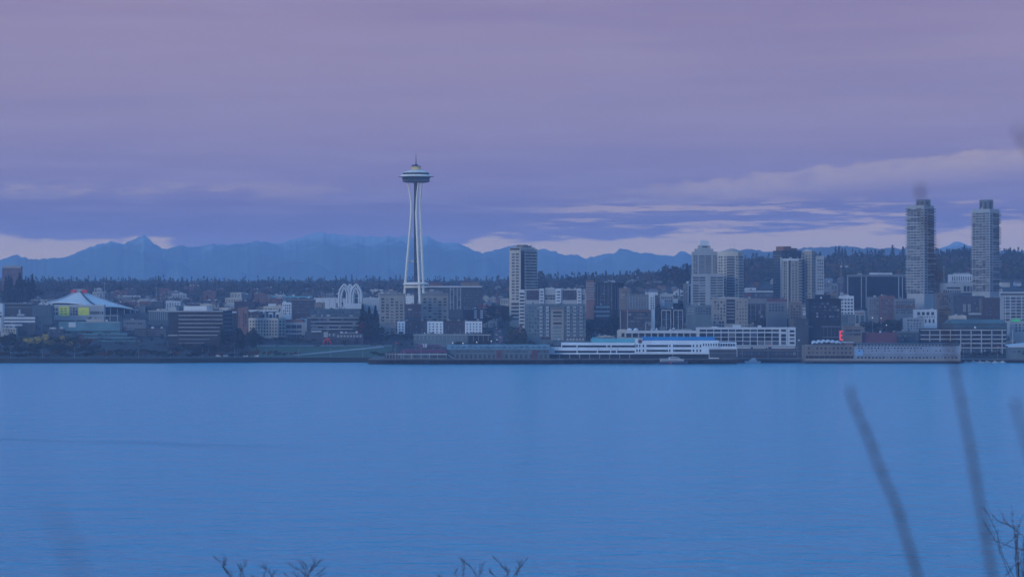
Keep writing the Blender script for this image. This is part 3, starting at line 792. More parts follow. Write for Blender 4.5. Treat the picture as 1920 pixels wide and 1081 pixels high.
# ------------------------------------------------------------------ buildings, left to right
def left_part():
    b = Bld('apartment_tower', 'distant brick apartment tower with a pale top above dark evergreens', 4, 39, 39, 500, 4950, 'brick', 0, 18)
    b.grid('window', 5, 38, 503, 531, 8, 6, .6, .5, 'glassb'); b.top('penthouse', 10, 33, 497, 'lgrey'); b.band('top_band', 4, 39, 499.5, 502, 'lgrey')
    # low offices and houses at far left
    b = Bld('office_building', 'long low office with three pinkish white bands behind the shore trees', 7, 66, 66, 593.5, 3620, 'dgrey', 0, 18)
    for x1, y0, y1 in ((66, 594, 598), (66, 600.5, 604), (42, 607.5, 610.5), (30, 614, 616)): b.band('white_band', 7, x1, y0, y1, 'white', th=.5)
    b.top('rooftop_unit', 31, 44, 588.5, 'lgrey'); b.top('vent_stack', 33, 36, 580, 'lgrey', .4, .6); b.top('rooftop_unit', 19, 24, 591.5, 'lgrey')
    b.grid('window', 8, 65, 604, 607.5, 14, 1, .7, .7, 'glassb')
    b = Bld('white_shop', 'white gable-end block cut by the left edge of the picture', -14, 5, 5, 570, 3680, 'white', 0, 14); b.grid('window', -12, 4, 583, 596, 3, 2, .6, .5)
    MB().box(-1.0, 1.0, -.5, .5, 0, wz(594, 3600) - gz(wx(3, 3600), 3600)).build('post', M['lgrey'], add('tall_post', None, None, 'tall pale post at the left edge below the white block', 'post', None, None, (wx(3, 3600), 3600, gz(wx(3, 3600), 3600))))
    b = Bld('warehouse', 'flat dark warehouse with a row of pale roof vents left of the arena', -20, 62, 62, 570, 3800, 'dgrey', 0, 30)
    b.grid('roof_vent', 6, 60, 567.5, 570, 12, 1, .45, 1, 'lgrey', th=3); b.band('fascia', -20, 62, 575, 576.5, 'grey')
    b = Bld('teal_block', 'teal grey block with ribbed walls left of the yellow panels', 60, 97, 97, 573, 3780, 'dteal', 0, 20); b.grid('rib', 61, 96, 574, 592, 10, 1, .3, 1, 'teal', th=.4)
    b = Bld('apartment_building', 'apartment block with two bright yellow panels in front of the arena', 88, 195, 195, 572.5, 3860, 'lgrey', 0, 16)
    b.block('yellow_panel', 110.5, 130, 574, 592, 'yellow', .8); b.block('yellow_panel', 147, 167, 576, 590.5, 'yellow', .8)
    b.bayrow('window', 112, 127, 576, 590, 2, 3, .55, .3, 'glass', .8)
    b.grid('window', 131, 146, 576, 591, 3, 3, .62, .62); b.grid('window', 99, 109, 576, 591, 2, 2, .6, .55); b.grid('window', 169, 194, 582, 590, 7, 1, .6, .7)
    b.band('white_cornice', 88, 195, 571.6, 573.4, 'white', th=.5); b.block('white_corner', 88, 98, 567, 580, 'white', .5)
    # stepped teal building on the slope
    b = Bld('terraced_building', 'terraced teal building stepping down the slope to the shore trees', 110, 225, 225, 604, 3640, 'tealb', 0, 16, roof='lroof')
    b.block('terrace_parapet', 108, 225, 616.5, 620, 'tealb', 3.0, 1); b.band('parapet_line', 150, 225, 603.2, 604.6, 'lgrey', th=.4); b.band('white_bay', 129, 142, 604, 613, 'white', th=.8)
    b.grid('window', 130, 141, 606, 612, 3, 2, .7, .5)
    for px in (165, 173, 181, 193, 206, 220): b.top('canopy_post', px - .6, px + .6, 592, 'lgrey', .05, .1)
    b.top('penthouse', 160, 194, 598, 'cream', .3, .6); b.top('canopy', 150, 222, 590.6, 'lgrey', .02, .15, 592)
    st = [(238, 625, 3600), (253, 631.5, 3565), (267, 638, 3530), (283, 644.5, 3495), (298, 651.5, 3460)]
    for i, (x1, y, d) in enumerate(st):
        x0 = 128 + i * 3
        MB().box(b.u(x0), wx(x1, d) - b.o.location.x, d - b.D, d - b.D + 60, wz(660, d) - b.zg - 12, wz(y, d) - b.zg).build('terrace', M['dteal'], b.o)
        MB().box(b.u(x0) + 20 + i * 6, wx(x1, d) - b.o.location.x + .3, d - b.D - .5, d - b.D + 1.0, wz(y + 2.4, d) - b.zg, wz(y - .4, d) - b.zg).build('terrace_rail', M['tealb'], b.o)
    # flats between arena and dark office
    b = Bld('brick_hall', 'low brick hall with two pale gables right of the arena', 262, 330, 330, 566, 4150, 'brick', 0, 25); b.grid('window', 264, 328, 570, 580, 14, 1, .5, .6); 
    for px in (268, 286): MB().prism([(b.u(px - 9), b.h), (b.u(px + 9), b.h), (b.u(px), b.h + 4)], 2, 24).build('gable', M['lgrey'], b.o)
    b = Bld('glass_pavilion', 'glass fronted hall with pale columns left of the dark office', 278, 316, 316, 583, 3780, 'dteal', 0, 18); b.grid('column', 279, 315, 584, 600, 9, 1, .22, 1, 'lgrey', th=.6); b.band('cornice', 278, 316, 581.5, 584, 'lgrey', th=.8)
    b = Bld('low_block', 'low grey block with white parapet near the foot of the arena', 232, 272, 272, 601, 3700, 'grey', 0, 20); b.grid('window', 233, 271, 603, 609, 9, 1, .6, .6)
    b = Bld('car_park', 'open parking deck with pale rails right of the terraced building', 252, 312, 312, 617, 3620, 'dgrey', 0, 20); b.grid('rail', 253, 311, 618, 630, 1, 3, 1, .2, 'grey', th=.4)
    # dark office with white lines
    b = Bld('office_building', 'dark glass office block crossed by thin white floor lines', 312, 418, 432, 583.5, 3440, 'dark', 20, roof='lroof')
    for i, y in enumerate((583.3, 591, 598.6, 606, 613.4, 620.8, 628.2, 635.6, 642.9)):
        x0 = 312 if i == 0 else 332; x1 = (418, 418, 418, 418, 412, 412, 408, 392, 382)[i]
        b.band('floor_line', x0, x1, y - .6, y + .6, 'white' if i < 1 else 'lgrey' if i < 7 else 'grey', th=.7)
    b.band('floor_line', 312, 330, 627.6, 629.4, 'lgrey', th=.7)
    b.top('penthouse', 343, 388, 573.5, 'white', .1, .4); b.top('lift_housing', 310.5, 328, 575, 'lgrey', .15, .45)
    b.grid('floor_line', 418, 432, 584, 660, 1, 10, 1, .14, 'grey', 'R', .5)
    b = Bld('stair_tower', 'slim grey concrete tower beside the dark glass office', 420, 431, 431, 588, 3480, 'grey', 0, 10); b.grid('window', 421, 430, 592, 636, 2, 7, .5, .45)
    b = Bld('dark_block', 'dark block under a bright white roof slab', 428, 444, 444, 586, 3520, 'dbrick', 0, 12); b.block('roof_slab', 427, 443.5, 584, 586.2, 'white', 1)
    b = Bld('apartment_building', 'narrow orange brick apartment house with dark bays', 446, 464, 464, 578, 3560, 'orange', 0, 14)
    b.grid('window', 455, 463, 582, 612, 2, 6, .6, .6); b.grid('window', 446.5, 450, 582, 612, 1, 6, .5, .5)
    b = Bld('hall', 'dark low hall with a red brown roof edge left of the cream flats', 464, 490, 490, 586, 3620, 'dbrick', 0, 20); b.grid('window', 465, 489, 589, 596, 6, 1, .5, .6, 'glassb')
    b = Bld('flat_roof_house', 'low house with a long white flat roof above dark windows', 466, 522, 522, 583, 3700, 'dgrey', 0, 18); b.block('roof_slab', 465, 522, 580.4, 583.4, 'white', 2.5); b.grid('window', 468, 520, 584.5, 589, 10, 1, .7, .7)
    for i, (x0, x1) in enumerate(((489.5, 497.5), (503.5, 511.5), (516.5, 524))):
        b = Bld('bay_house', ('left', 'middle', 'right')[i] + ' of three white framed bays above the cream flats', x0, x1, x1, 587, 3640, 'white', 0, 10); b.grid('window', x0 + 1.5, x1 - 1.5, 589, 597, 1, 1, 1, 1)
    b = Bld('apartment_building', 'cream apartment house with rows of small windows and a cut corner', 463.5, 521, 533.5, 597.5, 3580, 'cream', 25)
    b.grid('window', 465, 520, 599.5, 630, 10, 5, .42, .5); b.grid('window', 522, 533, 599.5, 630, 2, 5, .45, .5, 'glass', 'R'); b.hvac(3, 2.5, 1.6); b.band('cornice', 463.5, 521, 597, 598.4, 'white', th=.5)
    b = Bld('office_building', 'white framed low office with wide windows and a brown upper floor', 534.5, 580.5, 580.5, 605.5, 3600, 'lgrey', 0, 16)
    b.grid('window_strip', 536, 566, 608, 616, 3, 1, .86, .8); b.grid('window', 536, 566, 618, 624, 6, 1, .7, .6); b.grid('window', 536, 566, 626, 632, 6, 1, .7, .6)
    b.top('upper_floor', 535, 569, 598.5, 'brick', .2, .9)
    b = Bld('brown_roof_hall', 'hall with a large hatched brown roof in the distance', 456, 508, 508, 560, 4650, 'tan', 0, 30)
    MB().prism([(b.u(455), b.h), (b.u(509), b.h), (b.u(503), b.h + 6.5), (b.u(466), b.h + 6.5)], -2, 30).build('sloped_roof', M['tan'], b.o)
    for i in range(11): MB().box(b.u(466 + i * 3.4), b.u(466.5 + i * 3.4), -2.4, -2.0, b.h + .3, b.h + 6.2).build('roof_batten', M['brick'], b.o)
    b = Bld('teal_roof_hall', 'long low hall with a teal roof edge behind the white houses', 509, 586, 586, 556, 4500, 'dteal', 0, 30); b.band('roof_edge', 509, 586, 555, 557.2, 'tealroof', th=1.5)
    b = Bld('stepped_house', 'cluster of white stepped flats above the cream apartment house', 494, 528, 528, 575, 3760, 'cream', 0, 14); b.grid('window', 496, 527, 577, 584, 6, 1, .5, .6); b.top('upper_flat', 503, 517, 569, 'white', .1, .7); b.top('upper_flat', 520, 527, 571, 'cream', .1, .6)
    b = Bld('white_house', 'tall white house with square dark windows at the end of the stepped flats', 529, 546, 546, 568, 3740, 'white', 0, 12); b.grid('window', 530, 545, 570, 590, 4, 4, .5, .5, skip=.2)
    b = Bld('brick_flats', 'brown flats with an arched top between white house and teal hall', 546, 590, 590, 562, 3900, 'dbrick', 0, 18); b.grid('window', 548, 588, 565, 588, 9, 4, .5, .5, 'glassb'); b.band('cornice', 546, 590, 561, 563, 'grey')
    b = Bld('office_building', 'low dark office with five white stripes above the park', 575.5, 673, 673, 594.3, 3560, 'dgrey', 0, 24, roof='lroof')
    for y in (595.2, 602.7, 609.8, 616.6, 623.7): b.band('white_stripe', 575.5 if y < 600 else 583, 673, y - .7, y + .7, 'lgrey', th=.7)
    for y in (599, 606.2, 613.2, 620.2): b.grid('window', 585, 672, y - 2, y + 2, 16, 1, .88, .8)
    b.hvac(4, 3, 2.5)
    b = Bld('low_shop', 'low dark shop with pale awnings at the top of the park', 572, 640, 640, 622.5, 3520, 'dgrey', 0, 12); b.block('awning', 584, 603, 620, 622, 'white', 1.5); b.block('bay', 607, 615, 622, 632, 'lgrey', .8); b.grid('window', 616, 639, 624.5, 630, 6, 1, .7, .8, 'lgrey')
    b = Bld('shop_row', 'row of low shops with pale fronts right of the striped office', 630, 680, 680, 626, 3500, 'dgrey', 0, 10); b.grid('shop_front', 631, 679, 627.5, 632, 8, 1, .6, .8, 'lgrey')
    b = Bld('pavilion', 'white science pavilion block left of the pointed arches', 588.5, 648, 648, 559.5, 4080, 'white', 0, 30, roof='lroof'); b.grid('panel_joint', 600, 647, 560, 577, 4, 1, .04, 1, 'grey', th=.15)
    b = Bld('pavilion', 'low white science pavilion below the pointed arches', 648, 681, 681, 570, 4000, 'white', 0, 14, roof='lroof'); b.grid('panel_joint', 649, 680, 571, 580, 6, 1, .05, 1, 'grey', th=.15)
    b = Bld('pavilion', 'white fluted science pavilion right of the pointed arches', 681, 712, 712, 559.5, 4020, 'white', 0, 30, roof='lroof'); b.grid('flute', 682, 711, 560, 585, 12, 1, .35, 1, 'lgrey', th=.4)
    b = Bld('brown_house', 'small brown house with a square window in front of the left pavilion', 590, 608, 608, 568, 3900, 'tan', 0, 12); b.grid('window', 592, 607, 570, 579, 3, 2, .5, .5)
    b = Bld('teal_flats', 'long teal flats with small pale dormers above the striped office', 580, 676, 676, 580, 3760, 'dteal', 0, 18); b.grid('window', 582, 675, 582, 593, 16, 2, .45, .5, 'glassb')
    for px in (607, 644): b.top('dormer', px - 3, px + 3, 584 - 6, 'lgrey', .0, .3)
left_part()

def centre_part():
    def condo(x0, x1, y0, yb, D, lab, ph):
        b = Bld('condominium', lab, x0, x1, x1, y0, D, 'beige', 0, 20); n = 14
        b.grid('window', x0 + 2.5, x1 - 1, y0 + 6.5, yb, 5, 13 if yb > 610 else 8, .5, .48, 'glass', skip=.12)
        b.grid('balcony', x0 + 22, x0 + 32, y0 + 22, yb - 4, 1, 9 if yb > 610 else 5, 1, .16, 'lgrey', th=1.2)
        for i in range(1, 13 if yb > 610 else 8): b.band('floor_line', x0, x1, y0 + 5 + i * 6.4, y0 + 5.5 + i * 6.4, 'grey', th=.08)
        b.top('penthouse', ph[0], ph[1], y0 - 6, 'grey', .2, .7); b.top('lift_housing', ph[0] + 8, ph[0] + 16, y0 - 8.5, 'lgrey', .3, .6); b.band('cornice', x0, x1, y0 - 1, y0 + 3, 'grey', th=.5); b.hvac(3, 2.2, 1.8)
        return b
    b = condo(711, 758, 551, 632, 3610, 'grey beige condominium block left of the observation tower', (720, 745))
    b.band('pale_end', 711.4, 713.5, 553, 632, 'lgrey', th=.3)
    condo(789.5, 840, 551, 602, 3660, 'grey beige condominium block right of the observation tower', (797, 828))
    b = Bld('museum_hall', 'bluish white curved metal hall glimpsed between the tower legs', 761, 777, 777, 556, 4200, 'aroof', 0, 20); b.grid('seam', 762, 776, 557, 569, 4, 1, .08, 1, 'grey', th=.2)
    b = Bld('dark_hall', 'dark low hall at the foot of the observation tower', 755, 800, 800, 571, 3950, 'dbrick', 0, 20); b.band('white_roof_hatch', 765, 772, 579, 581, 'white', th=2); b.grid('window', 757, 798, 582, 596, 6, 2, .4, .4, 'glassb')
    # long slab behind
    b = Bld('office_building', 'long office slab with a thin white roof line right of the observation tower', 800, 905, 905, 538, 3920, 'dgrey', 0, 24)
    b.block('roof_slab', 790, 904.5, 536, 538.2, 'white', 1.0); b.top('penthouse', 806, 828, 530, 'brick', .2, .6); b.top('penthouse', 865, 898, 529, 'tan', .2, .6)
    b.grid('pier', 841, 867, 539, 580, 4, 1, .22, 1, 'lgrey', th=.7); b.grid('window', 842, 866, 540, 578, 3, 8, .6, .6, 'glassb'); b.grid('window', 806, 840, 540, 551, 8, 2, .6, .6, 'glassb'); b.grid('window', 869, 904, 544, 590, 8, 8, .5, .4, 'glassb', skip=.35)
    b = Bld('flats', 'dark flats with two stacks of white balconies beside the street', 868, 906, 906, 580, 3700, 'dbrick', 0, 16)
    for px in (889, 900.5): b.grid('balcony', px, px + 5, 580.5, 597, 1, 4, 1, .55, 'white', th=1.4)
    b.grid('roof_lamp', 851 + 18, 888, 578, 580, 4, 1, .35, .9, 'white', th=1)
    # long brick row with three white bays
    b = Bld('apartment_row', 'long dark brick apartment row with three white bays near the shore', 744, 906, 906, 602.5, 3600, 'dbrick', 0, 16)
    for x0, x1, nx in ((745, 759.5, 2), (801, 831, 4), (872, 904, 5)):
        b.block('white_bay', x0, x1, 602, 627, 'bright', 1.2); b.bayrow('window', x0 + 1, x1 - 1, 604.5, 625, nx, 4, .42, .48, 'glass', 1.2)
    b.grid('window', 761, 800, 605, 625, 7, 4, .4, .5, 'glassb'); b.grid('window', 833, 871, 605, 625, 7, 4, .4, .5, 'glassb'); b.hvac(4)
    b = Bld('shed', 'long low teal shed with a pale frame bay at its right end', 775, 878, 878, 627, 3440, 'teal', 0, 14, roof='tealroof'); b.grid('rib', 776, 877, 628.5, 637, 14, 1, .1, 1, 'lgrey', th=.25); b.band('roof_line', 775, 878, 626.4, 628, 'lgrey', th=.5)
    b = Bld('open_shed', 'open dark shed in a pale square frame beside the street', 878.5, 920, 920, 627, 3436, 'dark', 0, 12); b.band('beam', 878.5, 920, 626.4, 628.4, 'lgrey', th=.6); b.grid('post', 883, 920, 628.4, 639, 4, 1, .08, 1, 'lgrey', th=.6)
    # tall condominium tower
    b = Bld('condominium_tower', 'tall cream condominium tower with a flat crown and zigzag balconies', 955, 976, 1007, 467, 3760, 'cream', 40)
    b.grid('window', 958.5, 974, 473.5, 563, 2, 16, .58, .45); b.band('crown_slot', 957, 974.5, 464.5, 468.5, 'dgrey', th=.4)
    b.grid('window_strip', 958, 974, 566, 601, 1, 5, .9, .5); 
    b.block('recess_shade', 977, 983.5, 470, 600, 'dark', .15, .3, 'R')  # flat dark panel on the face: the shade of a recess, put in as colour
    for j in range(24):
        y = 472 + j * 5.58
        b.block('balcony', 983.5, 1007, y + 2.8, y + 5.2, 'cream', 1.5, .5, 'R')
        b.grid('window', 984, 1007, y, y + 2.8, 6, 1, .78, .95, 'glass', 'R')
    b.top('crown', 957, 999, 463, 'cream', .03, .9); b.top('lift_housing', 973, 985, 458.5, 'tan', .2, .5, 463); b.top('lift_housing', 990, 996, 460, 'tan', .5, .7, 463)
    b.band('crown_band', 977, 1007, 467, 470, 'lgrey', 'R', .8); b.mast(980, 453)
    b = Bld('bay_tower', 'slim white tower of stacked rounded bays at the foot of the condominium tower', 973.5, 983.5, 983.5, 544.5, 3620, 'white', 0, 10)
    for i in range(10): b.block('bay_slab', 973, 984, 546 + i * 6.4, 548.6 + i * 6.4, 'white', 1.2); b.band('window', 974.5, 982.5, 549 + i * 6.4, 551.8 + i * 6.4, 'glass')
    # mid rise with brick panels and white piers
    b = Bld('apartment_block', 'wide mid-rise block of brick panels between three white stair towers', 985, 1098, 1098, 543, 3600, 'lgrey', 0, 22)
    b.block('brick_panel', 987, 1010.5, 544, 562, 'dbrick', .3); b.block('brick_panel', 1055, 1081, 544, 562, 'dbrick', .3)
    b.bayrow('window', 988.5, 1009, 546, 561, 5, 3, .45, .5, 'glassb', .3); b.bayrow('window', 1056.5, 1080, 546, 561, 5, 3, .45, .5, 'glassb', .3)
    for x0, x1 in ((1011.5, 1020), (1042, 1052), (1082, 1090)): b.block('stair_tower', x0, x1, 540.5, 574, 'white', 2.0, 6); b.bayrow('window', x0 + 1.5, x1 - 1.5, 544, 572, 1, 5, .9, .4, 'glass', 2.0)
    b.top('pitched_roof', 1022, 1040, 539.5, 'lroof', .05, .8); b.grid('window', 1022, 1041, 552, 562, 4, 2, .7, .55); b.grid('window', 1091, 1097, 552, 562, 1, 2, .7, .5)
    b.hvac(4)
    # teal front block
    b = Bld('apartment_block', 'teal grey apartment block with many small bays behind the long pier shed', 985, 1098, 1098, 571, 3480, 'teal', 0, 18)
    b.grid('window', 986, 1032, 573, 630, 9, 8, .5, .5, 'glassb', skip=.15); b.grid('window', 1058, 1097, 573, 630, 8, 8, .5, .5, 'glassb', skip=.15)
    b.block('centre_tower', 1033, 1057, 580, 638, 'beige', 1.0); b.block('centre_cap', 1032, 1058, 577, 580.2, 'tan', 1.8); b.bayrow('window_strip', 1036, 1054, 582, 616, 1, 5, .9, .5, 'glass', 1.0); b.bayrow('balcony', 1036, 1052, 612, 640, 1, 5, 1, .35, 'tealb', 1.0)
    for x0 in (1012, 1024, 1063, 1075, 1087): b.block('bay', x0, x0 + 5, 574, 630, 'lgrey', .9); b.bayrow('window', x0 + .6, x0 + 4.4, 576, 628, 1, 8, .9, .42, 'glass', .9)
    b.block('ground_floor', 1015, 1033, 631.5, 636, 'dbrick', .5); b.block('ground_floor', 1060, 1097, 631.5, 636, 'dbrick', .5); b.bayrow('shop_front', 1061, 1096, 633, 639, 6, 1, .7, .8, 'lgrey', .5)
    b = Bld('brick_flats', 'slim orange brown flats with pale floor bands behind the mid-rise block', 1099, 1114, 1114, 527, 3900, 'orange', 0, 12); b.grid('floor_band', 1099, 1114, 529, 562, 1, 7, 1, .3, 'lgrey', th=.3); b.grid('window', 1100, 1113, 529, 562, 2, 7, .6, .4)
    b = Bld('office_tower', 'dark office block with slender pale piers and a flat roof box', 1117, 1150, 1171, 531, 3850, 'dark', 30); b.grid('pier', 1118, 1150, 532, 580, 5, 1, .1, 1, 'grey', th=.5); b.grid('pier', 1151, 1171, 536, 580, 4, 1, .12, 1, 'grey', 'R', .5); b.top('penthouse', 1122, 1143, 528, 'dgrey'); b.mast(1139, 512)
    b.grid('window', 1119, 1149, 536, 576, 6, 7, .5, .35, 'glassb', skip=.3)
    b = Bld('parking_garage', 'small parking garage of three pale decks below the dark office block', 1114, 1143, 1143, 573, 3640, 'dgrey', 0, 16); 
    for y0, x0 in ((573, 1117), (581.5, 1114), (589.5, 1117)): b.block('deck', x0, 1143, y0, y0 + 4.4, 'lgrey', 1.2)
    b.grid('column', 1117, 1142, 577.5, 597, 4, 1, .12, 1, 'grey', th=.5)
    b = Bld('tan_flats', 'tan flats with small pale windows right of the parking garage', 1161, 1182, 1182, 541, 3820, 'tan', 0, 14); b.grid('window', 1163, 1181, 545, 560, 4, 3, .5, .5, 'lgrey')
    b = Bld('concrete_slab', 'grey concrete slab block with ribbed end behind the waterfront hall', 1176, 1228, 1228, 553, 3720, 'grey', 0, 16); b.grid('rib', 1178, 1226, 556, 578, 9, 1, .2, 1, 'lgrey', th=.4); b.grid('window', 1179, 1226, 558, 578, 9, 4, .5, .4, 'glassb', skip=.3); b.top('penthouse', 1210, 1234, 548.5, 'white', .1, .5)
    b = Bld('tall_block', 'white and grey block with a dark stair slot beside the concrete slab', 1217, 1228, 1228, 549, 3700, 'white', 0, 10); b.grid('window', 1219, 1227, 556, 580, 2, 5, .5, .5)
    b = Bld('terraced_flats', 'white terraced flats stepping down beside dark trees', 1238, 1262, 1262, 552, 3760, 'lgrey', 0, 14); b.grid('window', 1239, 1261, 555, 566, 6, 2, .5, .5); b.block('stepped_wing', 1240, 1246, 562, 574, 'white', 1.5); b.block('stepped_wing', 1262.2, 1271, 560, 568, 'white', 1.2, 5)
    b = Bld('office_building', 'dark brown office with a thin red roof line and pale piers', 1162, 1222, 1222, 582, 3500, 'dbrick', 0, 18); b.band('red_line', 1168, 1222, 581.4, 583, 'orange', th=.5)
    for px in (1163.5, 1176.5, 1221): b.band('pier', px - .6, px + .6, 582, 620, 'lgrey', th=.6)
    b.grid('mullion', 1178, 1220, 586, 618, 8, 1, .1, 1, 'dgrey', th=.4); b.grid('window', 1178, 1220, 586, 618, 8, 5, .7, .5, 'glassb')
    b = Bld('office_building', 'black office with two pairs of tall white frames', 1236, 1283, 1283, 580, 3500, 'dark', 0, 18)
    for x0 in (1240, 1262.5):
        for dx in (0, 8.5, 17): b.band('frame_post', x0 + dx, x0 + dx + 1.2, 582, 618, 'lgrey', th=.8)
        b.band('frame_head', x0, x0 + 18.2, 580.5, 582.2, 'lgrey', th=.8)
    b.grid('window', 1242, 1256, 586, 616, 2, 6, .6, .4, 'glassb'); b.grid('window', 1265, 1279, 586, 616, 2, 6, .6, .4, 'glassb')
    b = Bld('teal_flats', 'teal flats with a bright white end wall left of the stepped towers', 1281, 1290, 1297.5, 532, 3760, 'teal', 30); b.band('white_end', 1290, 1297.5, 532, 570, 'white', 'R', .3); b.band('dark_slot', 1291, 1294, 536, 568, 'dark', 'R', .45)
    b.grid('window', 1282, 1289, 536, 566, 2, 7, .5, .5)
    b = Bld('low_flats', 'low teal flats with arched windows below the white end wall', 1287, 1334, 1334, 573, 3640, 'teal', 0, 14); b.grid('window', 1303, 1333, 576, 590, 6, 3, .5, .5); b.grid('balcony', 1288, 1302, 576, 590, 2, 3, .8, .3, 'lgrey', th=1)
    # stepped glass tower
    b = Bld('apartment_tower', 'grey glass apartment tower with a stepped white crown', 1299, 1346, 1346, 473, 3720, 'lgrey', 0, 24)
    b.grid('window', 1300, 1308, 478, 513, 2, 9, .7, .5); b.grid('window_strip', 1310, 1334, 478, 513, 2, 9, .82, .5, 'glassb'); b.grid('window', 1337, 1345.5, 478, 513, 3, 9, .6, .5)
    b.top('crown_step', 1304, 1338, 466, 'lgrey', .1, .9); b.top('crown_step', 1310, 1333, 459.5, 'lgrey', .2, .8, 466); b.top('crown_top', 1314, 1330, 450.5, 'white', .3, .7, 459.5); b.top('crown_window', 1317, 1328, 461, 'dgrey', .18, .3, 463.5); b.mast(1318, 446)
    b = Bld('apartment_block', 'broad white gridded lower block of the stepped apartment tower', 1297, 1357, 1357, 515, 3680, 'lgrey', 0, 14)
    b.grid('window_strip', 1299, 1323, 518, 572, 2, 11, .85, .5); b.grid('window_strip', 1332, 1356, 518, 562, 2, 9, .85, .5); b.grid('window', 1326, 1331, 518, 570, 1, 11, .5, .4)
    b.band('corner_pier', 1324, 1332, 515, 574, 'lgrey', th=.6)
    # pediment tower
    b = Bld('apartment_tower', 'cream apartment tower with a shallow pediment roof and twin antennas', 1346, 1384, 1396.5, 473, 3700, 'cream', 20)
    u0, u1 = b.u(1346), b.u(1384); MB().prism([(u0, b.h + .2), (u1, b.h + .2), (u1 * .5 + u0 * .5 + 3, b.h + 4.2)], 0.3, b.wr - .3).build('pediment', M['lgrey'], b.o); b.mast(1366, 458, r=.35); b.mast(1371.5, 458, r=.35)
    b.grid('window', 1347.5, 1356, 479, 558, 2, 15, .6, .5); b.grid('balcony', 1363, 1378, 481, 556, 1, 15, 1, .3, 'lgrey', th=1.2); b.block('recess_shade', 1363, 1378, 480, 558, 'dgrey', .06, .2)  # dark grey panel behind the balconies paints the shade of a recess
    b.grid('window', 1358, 1362, 479, 558, 1, 15, .7, .45); b.grid('window', 1379, 1384, 479, 558, 1, 15, .7, .45); b.grid('window_strip', 1386, 1396, 479, 558, 1, 15, .8, .45, 'glass', 'R')
    b.band('pier', 1356.4, 1357.6, 475, 560, 'white', th=.6); b.band('pier', 1378.2, 1379.4, 475, 560, 'white', th=.6)
    b = Bld('apartment_block', 'beige block with a dark glazed middle in front of the cream tower', 1336, 1402, 1402, 560, 3560, 'beige', 0, 18)
    b.block('glazed_middle', 1362, 1378, 561, 606, 'dark', .1, .2); b.grid('balcony', 1363, 1377, 564, 600, 1, 6, 1, .2, 'lgrey', th=1.0); b.grid('window', 1338, 1361, 563, 600, 4, 6, .45, .5, skip=.1); b.grid('window', 1380, 1401, 563, 614, 4, 8, .35, .35, skip=.15)
    b.top('parapet_step', 1349, 1386, 556.5, 'lgrey', .2, .8); b.grid('window', 1337, 1358, 601, 614, 4, 2, .6, .6); b.hvac(3)
    b = Bld('long_hall', 'long low hall with a bright white eave right of the cream tower', 1396, 1452, 1452, 545, 4150, 'dgrey', 0, 26, roof='lroof'); b.block('eave', 1396, 1452, 545, 547.5, 'white', 2); b.top('penthouse', 1398, 1418, 539.5, 'lroof', .2, .8); b.band('red_door', 1397, 1408, 549, 556, 'maroon')
    b.grid('window', 1410, 1450, 549, 556, 8, 1, .7, .7, 'glassb')
    b = Bld('garage', 'grey topped garage with dark bays between beige block and tall slab tower', 1402, 1441, 1441, 560, 3700, 'dgrey', 0, 20); b.band('top_band', 1402, 1441, 559, 569, 'grey', th=.6); b.grid('pier', 1403, 1440, 570, 600, 4, 1, .1, 1, 'grey', th=.6); b.grid('window', 1404, 1440, 572, 598, 8, 3, .7, .5)
    b = Bld('red_roof_house', 'small block with a dark red roof edge below the tall slab tower', 1438, 1476, 1476, 562, 3640, 'grey', 0, 14); b.band('roof_edge', 1438, 1476, 560, 565, 'maroon', th=1.0); b.grid('window', 1441, 1470, 568, 584, 5, 3, .5, .5)
centre_part()

